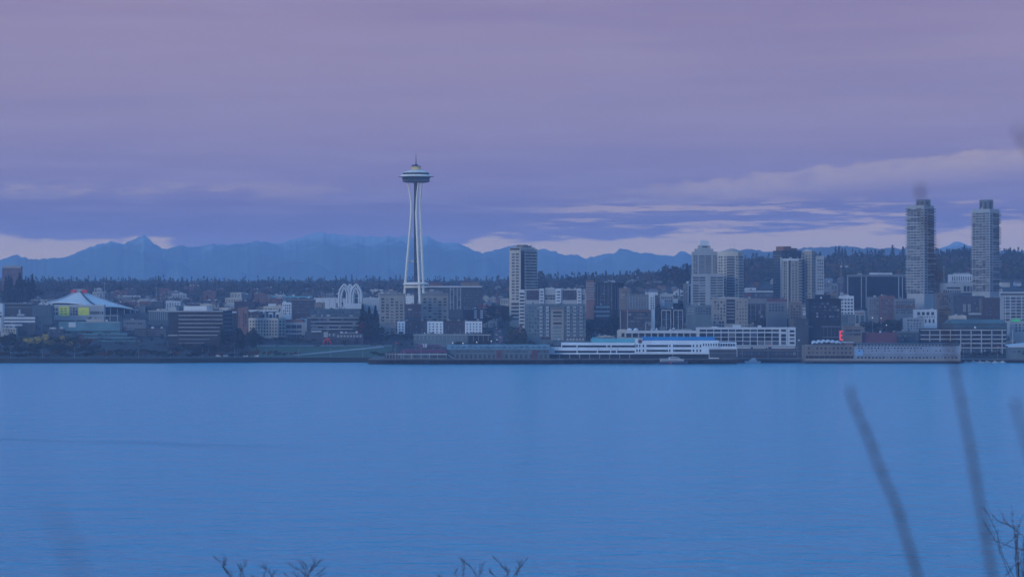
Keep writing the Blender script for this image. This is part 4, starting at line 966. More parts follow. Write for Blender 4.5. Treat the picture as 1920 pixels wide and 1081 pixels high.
def right_part():
    b = Bld('apartment_tower', 'wide beige slab tower with dark left end and red brown roof house', 1451, 1466, 1505, 471, 3780, 'dgrey', 50)
    b.grid('balcony', 1452, 1465, 476, 575, 1, 19, .9, .28, 'grey', th=1.2); b.grid('window', 1452, 1465, 474, 572, 3, 19, .6, .45, 'glassb', skip=.2)
    b.band('white_edge', 1464, 1466, 482, 574, 'white', th=.6); b.top('roof_house', 1464, 1490, 461.5, 'orange', .1, .5); b.top('roof_house', 1490, 1504, 464.5, 'brick', .5, .8)
    b.grid('window', 1468, 1504, 474, 485, 8, 2, .5, .5, 'glass', 'R')
    b = Bld('apartment_tower', 'beige tower of paired window columns at the front of the slab', 1467, 1504, 1504, 486, 3740, 'beige', 0, 16)
    b.grid('window', 1469, 1478, 490, 575, 2, 16, .45, .5); b.grid('window', 1484, 1496, 490, 570, 2, 16, .4, .45); b.band('dark_column', 1478.6, 1482.4, 487, 575, 'dgrey', th=.3); b.band('top_band', 1467, 1498, 485, 488, 'white', th=.6); b.band('dark_column', 1497.5, 1504, 487, 575, 'dgrey', th=.2)
    b.grid('balcony', 1497.5, 1504, 489, 573, 1, 16, 1, .3, 'lgrey', th=1.2); b.band('corner_pier', 1476, 1478, 488, 578, 'cream', th=.5)
    b = Bld('apartment_tower', 'right hand beige tower with two columns of small square windows', 1505, 1522, 1531, 472, 3745, 'beige', 25); b.grid('window', 1510, 1521, 477, 570, 2, 17, .42, .45); b.band('dark_column', 1505.3, 1508.5, 474, 570, 'dgrey', th=.3); b.grid('balcony', 1505, 1509, 476, 570, 1, 17, 1, .3, 'lgrey', th=1.2); b.top('penthouse', 1509, 1524, 468.5, 'lroof'); b.grid('window', 1523, 1531, 477, 570, 2, 17, .4, .45, 'glass', 'R'); b.mast(1519, 463)
    b = Bld('rear_tower', 'pale tower end showing behind the right of the beige slab', 1524, 1545, 1545, 481, 3950, 'lgrey', 0, 14); b.grid('window', 1532, 1544, 485, 545, 3, 10, .5, .45)
    b = Bld('brown_flats', 'brown brick flats at the foot of the beige slab tower', 1480, 1503, 1503, 567, 3620, 'tan', 0, 14); b.grid('window', 1482, 1502, 571, 598, 4, 5, .5, .5)
    b = Bld('white_flats', 'small grey white block with white balconies beside the black cube', 1503, 1518, 1518, 571, 3620, 'grey', 0, 12); b.grid('balcony', 1504, 1517, 575, 592, 2, 3, .8, .35, 'white', th=1.2); b.band('white_sill', 1506, 1517, 586, 588, 'white', th=1)
    # black cube in front
    b = Bld('office_building', 'black cube shaped office standing just behind the hotel pier', 1516, 1577, 1577, 561, 3440, 'dark', 0, 30); b.top('upper_box', 1531, 1558, 552, 'dark', .2, .7); b.top('pale_box', 1555, 1573, 549.5, 'tan', .5, .9)
    b.grid('window', 1520, 1574, 566, 602, 11, 6, .7, .55, 'glass'); 
    b.grid('frame_post', 1541, 1576, 612, 632, 5, 1, .06, 1, 'grey', th=.7); b.band('frame_head', 1540, 1577, 611, 612.6, 'grey', th=.7); b.band('frame_sill', 1541, 1577, 631, 632.4, 'grey', th=.7); b.band('frame_head', 1504, 1524, 611, 612.6, 'grey', th=.7); b.band('frame_post', 1510, 1511.4, 612, 636, 'grey', th=.7)
    b.grid('pale_lit_window', 1533, 1551, 573, 576, 2, 1, .12, .6, 'lgrey', th=.14)  # pale grey panes painted to look lit; they give off no light
    b = Bld('dark_shed', 'dark shed with pale door frame between the white loft and the black cube', 1492, 1516, 1516, 598, 3430, 'dgrey', 0, 20); b.grid('window', 1494, 1515, 602, 610, 4, 1, .6, .6, 'glassb')
    b = Bld('white_office', 'small white office with four rows of square windows beside the black cube', 1575, 1601, 1601, 556, 3640, 'white', 0, 14); b.grid('window', 1576.5, 1600, 558.5, 590, 4, 5, .55, .48)
    b = Bld('teal_house', 'teal low house with columns below the small white office', 1577, 1603, 1603, 591, 3560, 'teal', 0, 12); b.grid('column', 1590, 1602, 592, 606, 4, 1, .2, 1, 'lgrey', th=.4); b.grid('window', 1578, 1589, 594, 604, 3, 2, .5, .5, 'glassb')
    b = Bld('office_building', 'wide black glass office with pale edge lines on the hill slope', 1588, 1712, 1712, 517, 3950, 'dark', 0, 40, roof='lroof')
    b.band('roof_band', 1588, 1712, 514.5, 518.5, 'grey', th=.7)
    for px in (1589.5, 1615, 1624, 1685, 1692): b.band('edge_line', px - .8, px + .8, 518.5, 578, 'lgrey', th=.6)
    b.top('rooftop_plant', 1632, 1674, 511, 'white', .1, .4); b.top('rooftop_plant', 1606, 1617, 512.5, 'lgrey', .1, .3); b.hvac(5)
    for x0, x1, n in ((1592, 1613, 5), (1626, 1683, 12), (1694, 1710, 4)): b.grid('glass_strip', x0, x1, 521, 576, 1, 12, 1, .8, 'dark')
    b = Bld('grey_flats', 'grey flats with many bay windows in front of the black glass office', 1628, 1652, 1652, 558, 3760, 'grey', 0, 14); b.grid('window', 1630, 1651, 561, 590, 5, 6, .5, .5, 'glassb')
    b = Bld('brick_flats', 'reddish flats with a ragged stepped top in front of the black glass office', 1650, 1678, 1678, 556, 3740, 'brick', 0, 14); b.grid('window', 1652, 1677, 560, 592, 6, 6, .5, .5, 'glassb'); b.top('roof_step', 1655, 1664, 552.5, 'tan')
    b = Bld('grey_flats', 'mixed grey and brick flats at the foot of the left twin tower', 1678, 1716, 1716, 561, 3720, 'grey', 0, 14); b.grid('window', 1680, 1715, 564, 588, 8, 5, .5, .5); b.band('brick_floor', 1678, 1716, 572, 578, 'brick', th=.06)
    b = Bld('teal_house', 'pair of pale blue grey bay houses below the grey flats', 1603, 1622, 1622, 584, 3600, 'lgrey', 0, 12); b.block('bay', 1604, 1610, 590, 606, 'teal', 1); b.block('bay', 1613, 1620, 590, 606, 'teal', 1); b.bayrow('window', 1604.5, 1609.5, 591, 605, 1, 3, .7, .5, 'glass', 1); b.bayrow('window', 1613.5, 1619.5, 591, 605, 1, 3, .7, .5, 'glass', 1); b.band('pink_cornice', 1603, 1620, 586, 588, 'brick', th=.6)
    # twin towers
    def twin(x0, xm, x1, y0, cx0, cx1, ycr, D, lab, yb):
        b = Bld('apartment_tower', lab, x0, xm, x1, y0, D, 'lgrey', 38)
        n = 31; dy = (yb - y0 - 6) / n
        for j in range(n):
            y = y0 + 4 + j * dy
            b.piece('floor_slab', random.choice(('lgrey', 'grey', 'lgrey')), 'F', b.u(x0 - 1.2), b.u(xm - 6), b.z(y + dy * .42), b.z(y), 1.5)
            for f0, f1 in ((.02, .21), (.26, .46), (.51, .71), (.77, .97)):
                u0, u1 = b.u(x0 + 1), b.u(xm - 7)
                b.piece('window', b.vary(random.choice(('glass', 'glassb', 'blind'))), 'F', u0 + (u1 - u0) * f0, u0 + (u1 - u0) * f1, b.z(y + dy * .98), b.z(y + dy * .46), .15)
            b.piece('window', b.vary('glassb'), 'F', b.u(xm - 5.5), b.u(xm - 1), b.z(y + dy * .9), b.z(y + dy * .35), .15)
            if random.random() < .9: b.piece('balcony', random.choice(('grey', 'lgrey', 'glassb')), 'R', b.u(xm + 7, 'R'), b.u(x1 + 1.2, 'R'), b.z(y + dy * .40), b.z(y), 1.8)
            for f0, f1 in ((.0, .45), (.5, 1.)):
                u0, u1 = b.u(xm + 8, 'R'), b.u(x1 - .5, 'R')
                b.piece('window', b.vary('glass'), 'R', u0 + (u1 - u0) * f0, u0 + (u1 - u0) * f1, b.z(y + dy * .98), b.z(y + dy * .46), .15)
            b.piece('window', b.vary('glass'), 'R', b.u(xm + 1, 'R'), b.u(xm + 5.5, 'R'), b.z(y + dy * .9), b.z(y + dy * .4), .15)
            if random.random() < .55: b.piece('balcony', 'lgrey', 'F', b.u(xm - 12 + random.choice((0, -9))), b.u(xm - 6 + random.choice((0, -6))), b.z(y + dy * .5), b.z(y + dy * .05), 2.2)
        ca = math.cos(b.a)
        # crown drum standing over the middle of the plan
        rr_ = (cx1 - cx0) * b.k / 2
        # solve local point on the plan's mid depth whose photo column is the drum's
        best = min(((abs((b.o.location.x + (x * math.cos(b.a) + y * math.sin(b.a))) * F / (D + (-x * math.sin(b.a) + y * math.cos(b.a))) + 960 - (cx0 + cx1) / 2), x, y) for x in np.linspace(-b.wl * .8, -b.wl * .2, 13) for y in np.linspace(b.wr * .2, b.wr * .8, 13)), key=lambda q: q[0])
        _, x, y = best
        MB().lathe([(rr_ * .9, b.h - .5), (rr_, b.h + .2), (rr_, b.z(ycr + .6)), (rr_ * .95, b.z(ycr))], 8, (x, y)).build('crown_drum', M['grey'], b.o)
        for i in range(8):
            a = R(45 * i + 22.5); c, s_ = math.cos(a), math.sin(a)
            MB().box(-1.3, 1.3, -.2, .2, 0, b.z(ycr + 3.5) - b.h - 2).build('crown_window', M['dgrey'], b.o).matrix_local = Matrix.Translation((x + c * rr_ * .93, y + s_ * rr_ * .93, b.h + 1.5)) @ Matrix.Rotation(a + math.pi / 2, 4, 'Z')
        b.mast((cx0 + cx1) / 2 + 4, ycr - 4, d=.5)
        return b
    twin(1703, 1733, 1755, 386, 1718, 1745, 373.5, 3760, 'left of the two tall twin apartment towers, partly crossed by a blurred stem', 552)
    twin(1826, 1856, 1878, 393, 1836, 1863, 373.5, 3800, 'right of the two tall twin apartment towers, standing clear of branches', 548)
    b = Bld('white_hall', 'long white hall with vertical fins between the twin towers', 1781, 1827, 1827, 515.5, 4150, 'white', 0, 20, roof='lroof'); b.grid('slot', 1784, 1826, 518, 526, 10, 1, .42, 1, 'dgrey'); b.top('penthouse', 1790, 1820, 511.5, 'lgrey'); b.band('base', 1781, 1827, 527, 531, 'lgrey', th=.8)
    b = Bld('grey_block', 'grey block with tall framed bay below the white finned hall', 1766, 1830, 1830, 532, 3980, 'lgrey', 0, 20); b.band('dark_band', 1775, 1800, 538, 541, 'dark'); b.block('frame_bay', 1804, 1826, 533, 548, 'lgrey', 1); b.bayrow('window', 1806, 1825, 535, 547, 3, 1, .75, .85, 'glass', 1)
    b.grid('window', 1768, 1802, 542, 550, 8, 1, .5, .6)
    b = Bld('concrete_flats', 'grey concrete flats with a blank tan end wall below the grey block', 1756, 1840, 1840, 550, 3840, 'grey', 0, 18); b.grid('window', 1758, 1800, 553, 572, 10, 4, .5, .5, skip=.25)
    b = Bld('patterned_block', 'dark block patterned with white rings left of a dark brick block', 1792, 1846, 1846, 556, 3700, 'dgrey', 0, 16)
    for px in (1806, 1815):
        for j in range(3): b.piece('white_ring', 'lgrey', 'F', b.u(px), b.u(px + 4.5), b.z(574 + j * 5), b.z(570 + j * 5), .3); b.piece('ring_window', 'dark', 'F', b.u(px + 1.3), b.u(px + 3.2), b.z(573 + j * 5), b.z(571 + j * 5), .42)
    b.band('tan_end', 1836, 1845, 560, 584, 'tan', th=.4); b.block('pale_canopy', 1816, 1841, 586, 590, 'lgrey', 2); b.grid('window', 1822, 1834, 562, 580, 3, 4, .5, .5)
    b = Bld('brick_block', 'windowless dark brown brick block left of the white gridded office', 1845, 1880, 1880, 559, 3640, 'dbrick', 0, 20); b.grid('window', 1848, 1878, 566, 600, 5, 5, .35, .4, 'glassb', skip=.5); b.hvac(3)
    b = Bld('office_building', 'white gridded office with ten rows of dark windows at the right edge', 1880, 1930, 1930, 553, 3600, 'lgrey', 0, 20); b.grid('window', 1882, 1928, 556, 602, 4, 8, .82, .5); b.grid('pier', 1880, 1930, 554, 604, 5, 1, .09, 1, 'white', th=.5); b.top('roof_slab', 1879, 1931, 547, 'lroof', .0, 1); b.top('grey_band', 1878, 1930, 549.5, 'dgrey', -.05, .5)
    b = Bld('white_flats', 'white flats with a small green sign over the entrance near the right edge', 1897, 1930, 1930, 603, 3470, 'lgrey', 0, 14); b.grid('window', 1902, 1929, 606, 622, 4, 3, .45, .5); b.block('green_sign', 1897, 1913, 598, 602.5, 'green_sign', .8)
    b = Bld('white_flats', 'white flats with arched dark windows and a low left wing above the hotel', 1715, 1757, 1757, 581.5, 3600, 'white', 0, 14); b.grid('window', 1718, 1753, 584, 591, 4, 1, .5, .85); b.grid('window', 1732, 1754, 597, 606, 3, 1, .4, .8); b.grid('window', 1719, 1754, 592, 596, 8, 1, .4, .6)
    b = Bld('white_flats', 'low white wing with a row of small square windows above the hotel', 1695, 1733, 1733, 597, 3560, 'lgrey', 0, 12); b.grid('window', 1700, 1730, 598.5, 602, 5, 1, .6, .7); b.grid('window', 1700, 1728, 604, 618, 5, 3, .4, .45)
    b = Bld('tan_house', 'tan house half hidden behind the blurred stem', 1760, 1783, 1783, 579, 3620, 'tan', 0, 12); b.grid('window', 1762, 1769, 583, 594, 2, 2, .5, .5); b.band('dark_top_band', 1760, 1783, 579, 582, 'dgrey', th=.4)  # dark grey band along the top of the wall
    b = Bld('white_cottages', 'low white cottages with square windows right of the tan house', 1781, 1812, 1812, 593, 3540, 'cream', 0, 12); b.grid('window', 1784, 1811, 596, 602, 6, 1, .5, .6); b.top('gable_box', 1788, 1798, 590.5, 'white'); b.top('gable_box', 1801, 1809, 590.5, 'white')
    b = Bld('market_roof', 'long dark teal roof hall above the white framed garage', 1772, 1888, 1888, 606, 3440, 'dteal', 0, 20, roof=None)
    MB().prism([(b.u(1772), b.h), (b.u(1888), b.h), (b.u(1880), b.h + 4.0), (b.u(1782), b.h + 4.0)], -1, 20).build('roof', M['dtealroof'], b.o)
    b = Bld('parking_garage', 'long white framed parking garage on the waterfront at right', 1728, 1886, 1886, 617, 3345, 'dark', 0, 22, roof='roof')
    for y in (617.2, 626.5, 634.2, 642, 650.5): b.band('deck', 1726 if y < 640 else 1802, 1886, y, y + 2.2, 'lgrey', th=.9)
    for i in range(9): b.band('column', 1743 + i * 19.4 - .9, 1743 + i * 19.4 + .9, 617, 640 if i < 3 else 668, 'lgrey', th=1.1)
    b.grid('window', 1804, 1884, 653, 662, 16, 1, .6, .7, 'glassb')
    b = Bld('beige_office', 'beige low office with dark strip windows beside the red sign', 1582, 1616, 1616, 613, 3340, 'tan', 0, 14); b.grid('window_strip', 1585, 1614, 616, 630, 2, 2, .85, .5); b.band('ledge', 1582, 1616, 621.5, 623, 'grey', th=.6)
    b = Bld('maroon_shed', 'long maroon shed behind the patterned hotel', 1612, 1682, 1682, 625, 3345, 'maroon', 0, 20, roof='roof'); b.grid('rib', 1614, 1680, 626, 641, 12, 1, .1, 1, 'dbrick', th=.25); b.band('pale_cornice', 1614, 1640, 624.6, 626, 'brick', th=.4)
    b = Bld('grey_shed', 'grey blue sheds and stalls between maroon shed and garage', 1682, 1728, 1728, 622, 3380, 'dteal', 0, 20); b.grid('window', 1684, 1727, 626, 640, 8, 2, .6, .5, 'glassb'); b.band('cornice', 1682, 1728, 621, 623, 'grey', th=.5)
M['green_sign'] = emis('lit_green_sign', (0.05, 0.42, 0.12), 0.25)
M['dtealroof'] = mat('dull_teal_roof', (0.06, 0.14, 0.18), 0.7, 0.2, 0.05)
right_part()

# ------------------------------------------------------------------ park, streets and parked cars on the near slope
def drape(name, strip, m, lift=0.15, kind='structure', parent=None):
    """strip: list of (pxL, DL, pxR, DR) cross sections laid on the ground"""
    mb = MB(); N = 8
    for a in range(len(strip)):
        l0, d0, l1, d1 = strip[a]
        for i in range(N + 1):
            f = i / N; px = l0 + (l1 - l0) * f; D = d0 + (d1 - d0) * f; x = wx(px, D)
            mb.v.append((x, D, gz(x, D) + lift))
    for a in range(len(strip) - 1):
        for i in range(N):
            q = a * (N + 1) + i; mb.f.append((q, q + 1, q + N + 2, q + N + 1))
    return mb.build(name, m, parent, kind=kind)
drape('lawn', [(470, D, 735, D) for D in range(3262, 3461, 18)], M['lawn'], .25)
drape('path', [(540 + i * 20, 3290 + i * 15, 540 + i * 20, 3300 + i * 17) for i in range(10)], M['path'], .6)
drape('path', [(480, D, 735, D) for D in (3452, 3462)], M['path'], .5)
drape('path', [(470, D, 740, D) for D in (3252, 3259)], M['path'], .45)
drape('road', [(-200, D, 2100, D) for D in (3335, 3349)], M['asphalt'], .4)
drape('street', [(928 - (D - 3360) * .010, D, 947 - (D - 3360) * .018, D) for D in range(3360, 4500, 40)], M['asphalt'], .5)
drape('street', [(1148, D, 1158, D) for D in range(3360, 4300, 40)], M['asphalt'], .5)
CARM = [mat('car_paint_' + n, c, .35, .05, .3, spec=.5) for n, c in (('white', (.45, .45, .45)), ('silver', (.4, .41, .43)), ('black', (.03, .03, .035)), ('red', (.4, .03, .03)), ('blue', (.05, .09, .22)))]
M['tyre'] = mat('tyre_rubber', (.02, .02, .02), .9, .1, 1)
M['tail'] = emis('lit_tail_lamp', (1.0, .06, .04), 3.0); M['head'] = emis('lit_head_lamp', (1.0, .9, .75), 4.0)
CARS = {}
def car(x, y, z, rz, ci, label, group, lamp='tail', van=False):
    k = (ci, van)
    if k not in CARS:
        h = 2.1 if van else .95
        bm = MB().prism([(-2.3, .3), (2.3, .3), (2.35, .75), (2.1, h), (-2.1, h), (-2.35, .8)], -.9, .9).mesh('car_body', CARM[ci])
        cm = MB().prism([(-1.5, h), (1.3, h), (.7, h + .55), (-1.1, h + .55)], -.8, .8).mesh('car_cabin', M['glass'])
        CARS[k] = (bm, cm)
    if 'wheel' not in CARS: CARS['wheel'] = MB().lathe([(.1, -.1), (.33, -.1), (.33, .1), (.1, .1)], 10).mesh('wheel', M['tyre'])
    if lamp not in CARS: CARS[lamp] = MB().box(-.06, .06, -.16, .16, -.1, .1).mesh(lamp + '_lamp', M[lamp])
    t = thing('van' if van else 'parked_car', label, 'van' if van else 'car', (x, y, z), rz, group)
    bo = add('body', CARS[k][0], t); add('cabin', CARS[k][1], bo)
    for sx in (-1.45, 1.45):
        for sy in (-.88, .88):
            w = add('wheel', CARS['wheel'], t, loc=(sx, sy, .33)); w.rotation_euler = (math.pi / 2, 0, 0)
    for sy in (-.65, .65): add('lamp', CARS[lamp], bo, loc=(-2.38, sy, .75))
rc = random.Random(21)
for i in range(22):
    D = 3385 + i * 42 + rc.uniform(-8, 8); up = i % 2 == 0
    px = (928 - (D - 3360) * .010) * .68 + (947 - (D - 3360) * .018) * .32 if up else (928 - (D - 3360) * .010) * .28 + (947 - (D - 3360) * .018) * .72
    x = wx(px, D)
    car(x, D, gz(x, D) + .52, math.pi / 2, rc.randrange(5), 'small car on the climbing street, ' + ('nearest the shore' if i == 0 else ORD[i].replace('leftmost', 'first') + ' going uphill' if i < 20 else ('second highest' if i == 20 else 'highest on the hill')), 'cars on the climbing street', 'tail' if not up else 'head')
for px, lab in ((409, 'white van parked leftmost in front of the shore wall by the dark office'), (423, 'second white van parked below the dark office'), (460, 'white van parked below the cream apartment house'), (481, 'white van parked at the corner of the park lawn')):
    D = 3258; x = wx(px, D); car(x, D, gz(x, D) + .1, 0, 0, lab, 'vans along the shore road', van=True)

# ------------------------------------------------------------------ piers and waterfront sheds
def pier(label, x0, x1, D0, D1, ytop=672.5):
    cx = wx((x0 + x1) / 2, D0); t = thing('pier', label, 'pier', (cx, D0, 0)); z = wz(ytop, D0)
    X0, X1 = wx(x0, D0) - cx, wx(x1, D0) - cx
    MB().box(X0, X1, 0, D1 - D0, z - .7, z).build('deck', M['deck'], t)
    MB().box(X0, X1, .8, 1.2, z - 1.6, z - .704).build('skirt_beam', M['wood'], t)
    n = int((X1 - X0) / 6)
    pm = MB().tube([(0, 0, -3), (0, 0, z - .7)], .32, 6).mesh('pile', M['wood'])
    for i in range(n + 1):
        x = X0 + .6 + (X1 - X0 - 1.2) * i / max(n, 1)
        for yy in (.6, 8): add('pile', pm, t, loc=(x, yy, 0))
    MB().box(X0, X1, 14, D1 - D0, -3, z - .75).build('fill_wall', M['wood'], t)
    return t, z
M['deck'] = mat('pier_deck', (.11, .10, .095), .9, .25, .1)
pier('long dark timber pier under the red roofed restaurant and teal shed', 690, 1056, 3118, 3245)
pier('pier under the long white ferry terminal', 1030, 1384, 3140, 3250, 672)
pier('pier under the beige and patterned hotel', 1508, 1802, 3172, 3290, 676)
pier('low pier and floats in front of the white loft building', 1384, 1508, 3205, 3290, 672)
pier('low pier in front of the white framed garage', 1802, 1960, 3215, 3295, 673)

def text_strokes(s, h, th, m, parent, origin, name='digit', wr=.55):
    """block digits made of strokes, facing -y"""
    seg = {'7': 'abc', '0': 'abcdef', 'E': 'adefg'}
    w = h * wr; x = 0
    for ch in s:
        mb = MB(); e = th
        R_ = {'a': (0, w, h - e, h), 'b': (w - e, w, h / 2, h - e), 'c': (w - e, w, 0, h / 2), 'd': (0, w, 0, e), 'e': (0, e, e, h / 2), 'f': (0, e, h / 2, h - e), 'g': (0, w * .85, h / 2 - e / 2, h / 2 + e / 2)}
        for q in seg[ch]:
            a = R_[q]; mb.box(x + a[0], x + a[1], -.25, 0, a[2], a[3])
        o = mb.build(name, m, parent); o.location = origin
        x += w * 1.35
def red_restaurant():
    b = Bld('pier_restaurant', 'dark red roofed pier building with white 70 on its roof', 750, 838, 838, 661, 3128, 'teal', 0, 40, roof=None, base=wz(672.4, 3128))
    W = b.wl
    def hip(z0, z1, x0, x1, y0, y1, dx, dy, nm):
        v = [(x0, y0, z0), (x1, y0, z0), (x1, y1, z0), (x0, y1, z0), (x0 + dx, y0 + dy, z1), (x1 - dx, y0 + dy, z1), (x1 - dx, y1 - dy, z1), (x0 + dx, y1 - dy, z1)]
        MB().poly(v, [(0, 1, 5, 4), (1, 2, 6, 5), (2, 3, 7, 6), (3, 0, 4, 7), (4, 5, 6, 7), (3, 2, 1, 0)]).build(nm, M['redroof'], b.o)
    hip(b.h + .02, b.z(655), -W - 1, 1, -1.2, 41, 3, 5, 'lower_roof')
    MB().box(b.u(778), b.u(828), 8, 32, b.z(655) + .02, b.z(650.5)).build('clerestory', M['teal'], b.o)
    b.grid('window', 780, 826, 651, 654.5, 12, 1, .6, .8).o
    for o in b.o.children:
        if o.name.startswith('window'): o.location.y = 8.02
    hip(b.z(650.5) + .02, b.z(646), b.u(776.5), b.u(829.5), 6.8, 33, 4, 5, 'upper_roof')
    text_strokes('70', 3.6, .8, M['white'], b.o, (b.u(791), 7.0, b.z(651.6)), 'sign_digit')
    for px in (752, 757, 771.5, 789.5, 805.5, 820, 836.5): b.band('post', px - .5, px + .5, 657.5 if px in (757, 789.5) else 661, 672, 'lgrey', th=.5)
    b.band('balcony_rail', 746, 838, 663.2, 664.6, 'white', th=2.0); b.grid('window', 755, 836, 657 + 8, 671, 16, 1, .7, .8, 'glassb'); b.grid('window', 752, 836, 661.2, 663, 18, 1, .7, .9)
    MB().tube([(b.u(838.5), -1, b.z(664)), (b.u(851), -1, b.z(671.5))], .35, 4).build('stair_rail', M['lgrey'], b.o)
    b = Bld('pier_annex', 'small glazed annex with pale posts left of the red roofed pier building', 722, 749, 749, 662, 3128, 'dgrey', 0, 20, base=wz(672.4, 3128)); b.grid('post', 722, 749, 660, 672, 5, 1, .14, 1, 'lgrey', th=.5); b.band('rail', 722, 749, 663.2, 664.4, 'lgrey', th=1.2)
red_restaurant()
def teal_shed():
    b = Bld('pier_shed', 'long weathered teal pier shed with small dormers and two red gables', 838.5, 1030, 1030, 655, 3134, 'teal', 0, 36, roof=None, base=wz(672.2, 3134))
    U0, U1 = b.u(838.5) - .5, b.u(1030) + .5; z0, z1 = b.h + .02, b.z(645.5)
    MB().poly([(U0, -.8, z0), (U1, -.8, z0), (U1, 18, z1), (U0, 18, z1), (U1, 36.8, z0), (U0, 36.8, z0)], [(0, 1, 2, 3), (3, 2, 4, 5), (1, 4, 2), (0, 3, 5), (0, 5, 4, 1)]).build('roof', M['tealshed'], b.o)
    for i in range(17):
        px = 848 + i * 10.8; x = b.u(px)
        MB().box(x - 1.2, x + 1.2, 4, 10, z0 + 1, b.z(648.8)).build('dormer', M['teal'], b.o)
    b.grid('window', 850, 926, 657, 660.5, 15, 1, .55, .8, 'glassb'); b.grid('window', 944, 996, 657, 660.5, 10, 1, .55, .8, 'glassb'); b.grid('window', 1008, 1029, 657, 660.5, 4, 1, .55, .8)
    b.grid('door', 845, 930, 664, 671.8, 10, 1, .5, 1, 'dgrey'); b.grid('door', 945, 1028, 664, 671.8, 9, 1, .5, 1, 'dgrey')
    for px in (936, 1002.5):
        x = b.u(px); MB().prism([(x - 2.6, 0), (x + 2.6, 0), (x + 2.6, b.z(658)), (x, b.z(655)), (x - 2.6, b.z(658))], -1.2, 6).build('red_gable', M['maroon'], b.o)
        MB().box(x - 1, x + 1, -1.35, -1.2, b.z(668), b.z(661)).build('gable_door', M['dgrey'], b.o)
M['tealshed'] = mat('weathered_teal_roof', (.15, .22, .235), .8, .3, .2)
teal_shed()

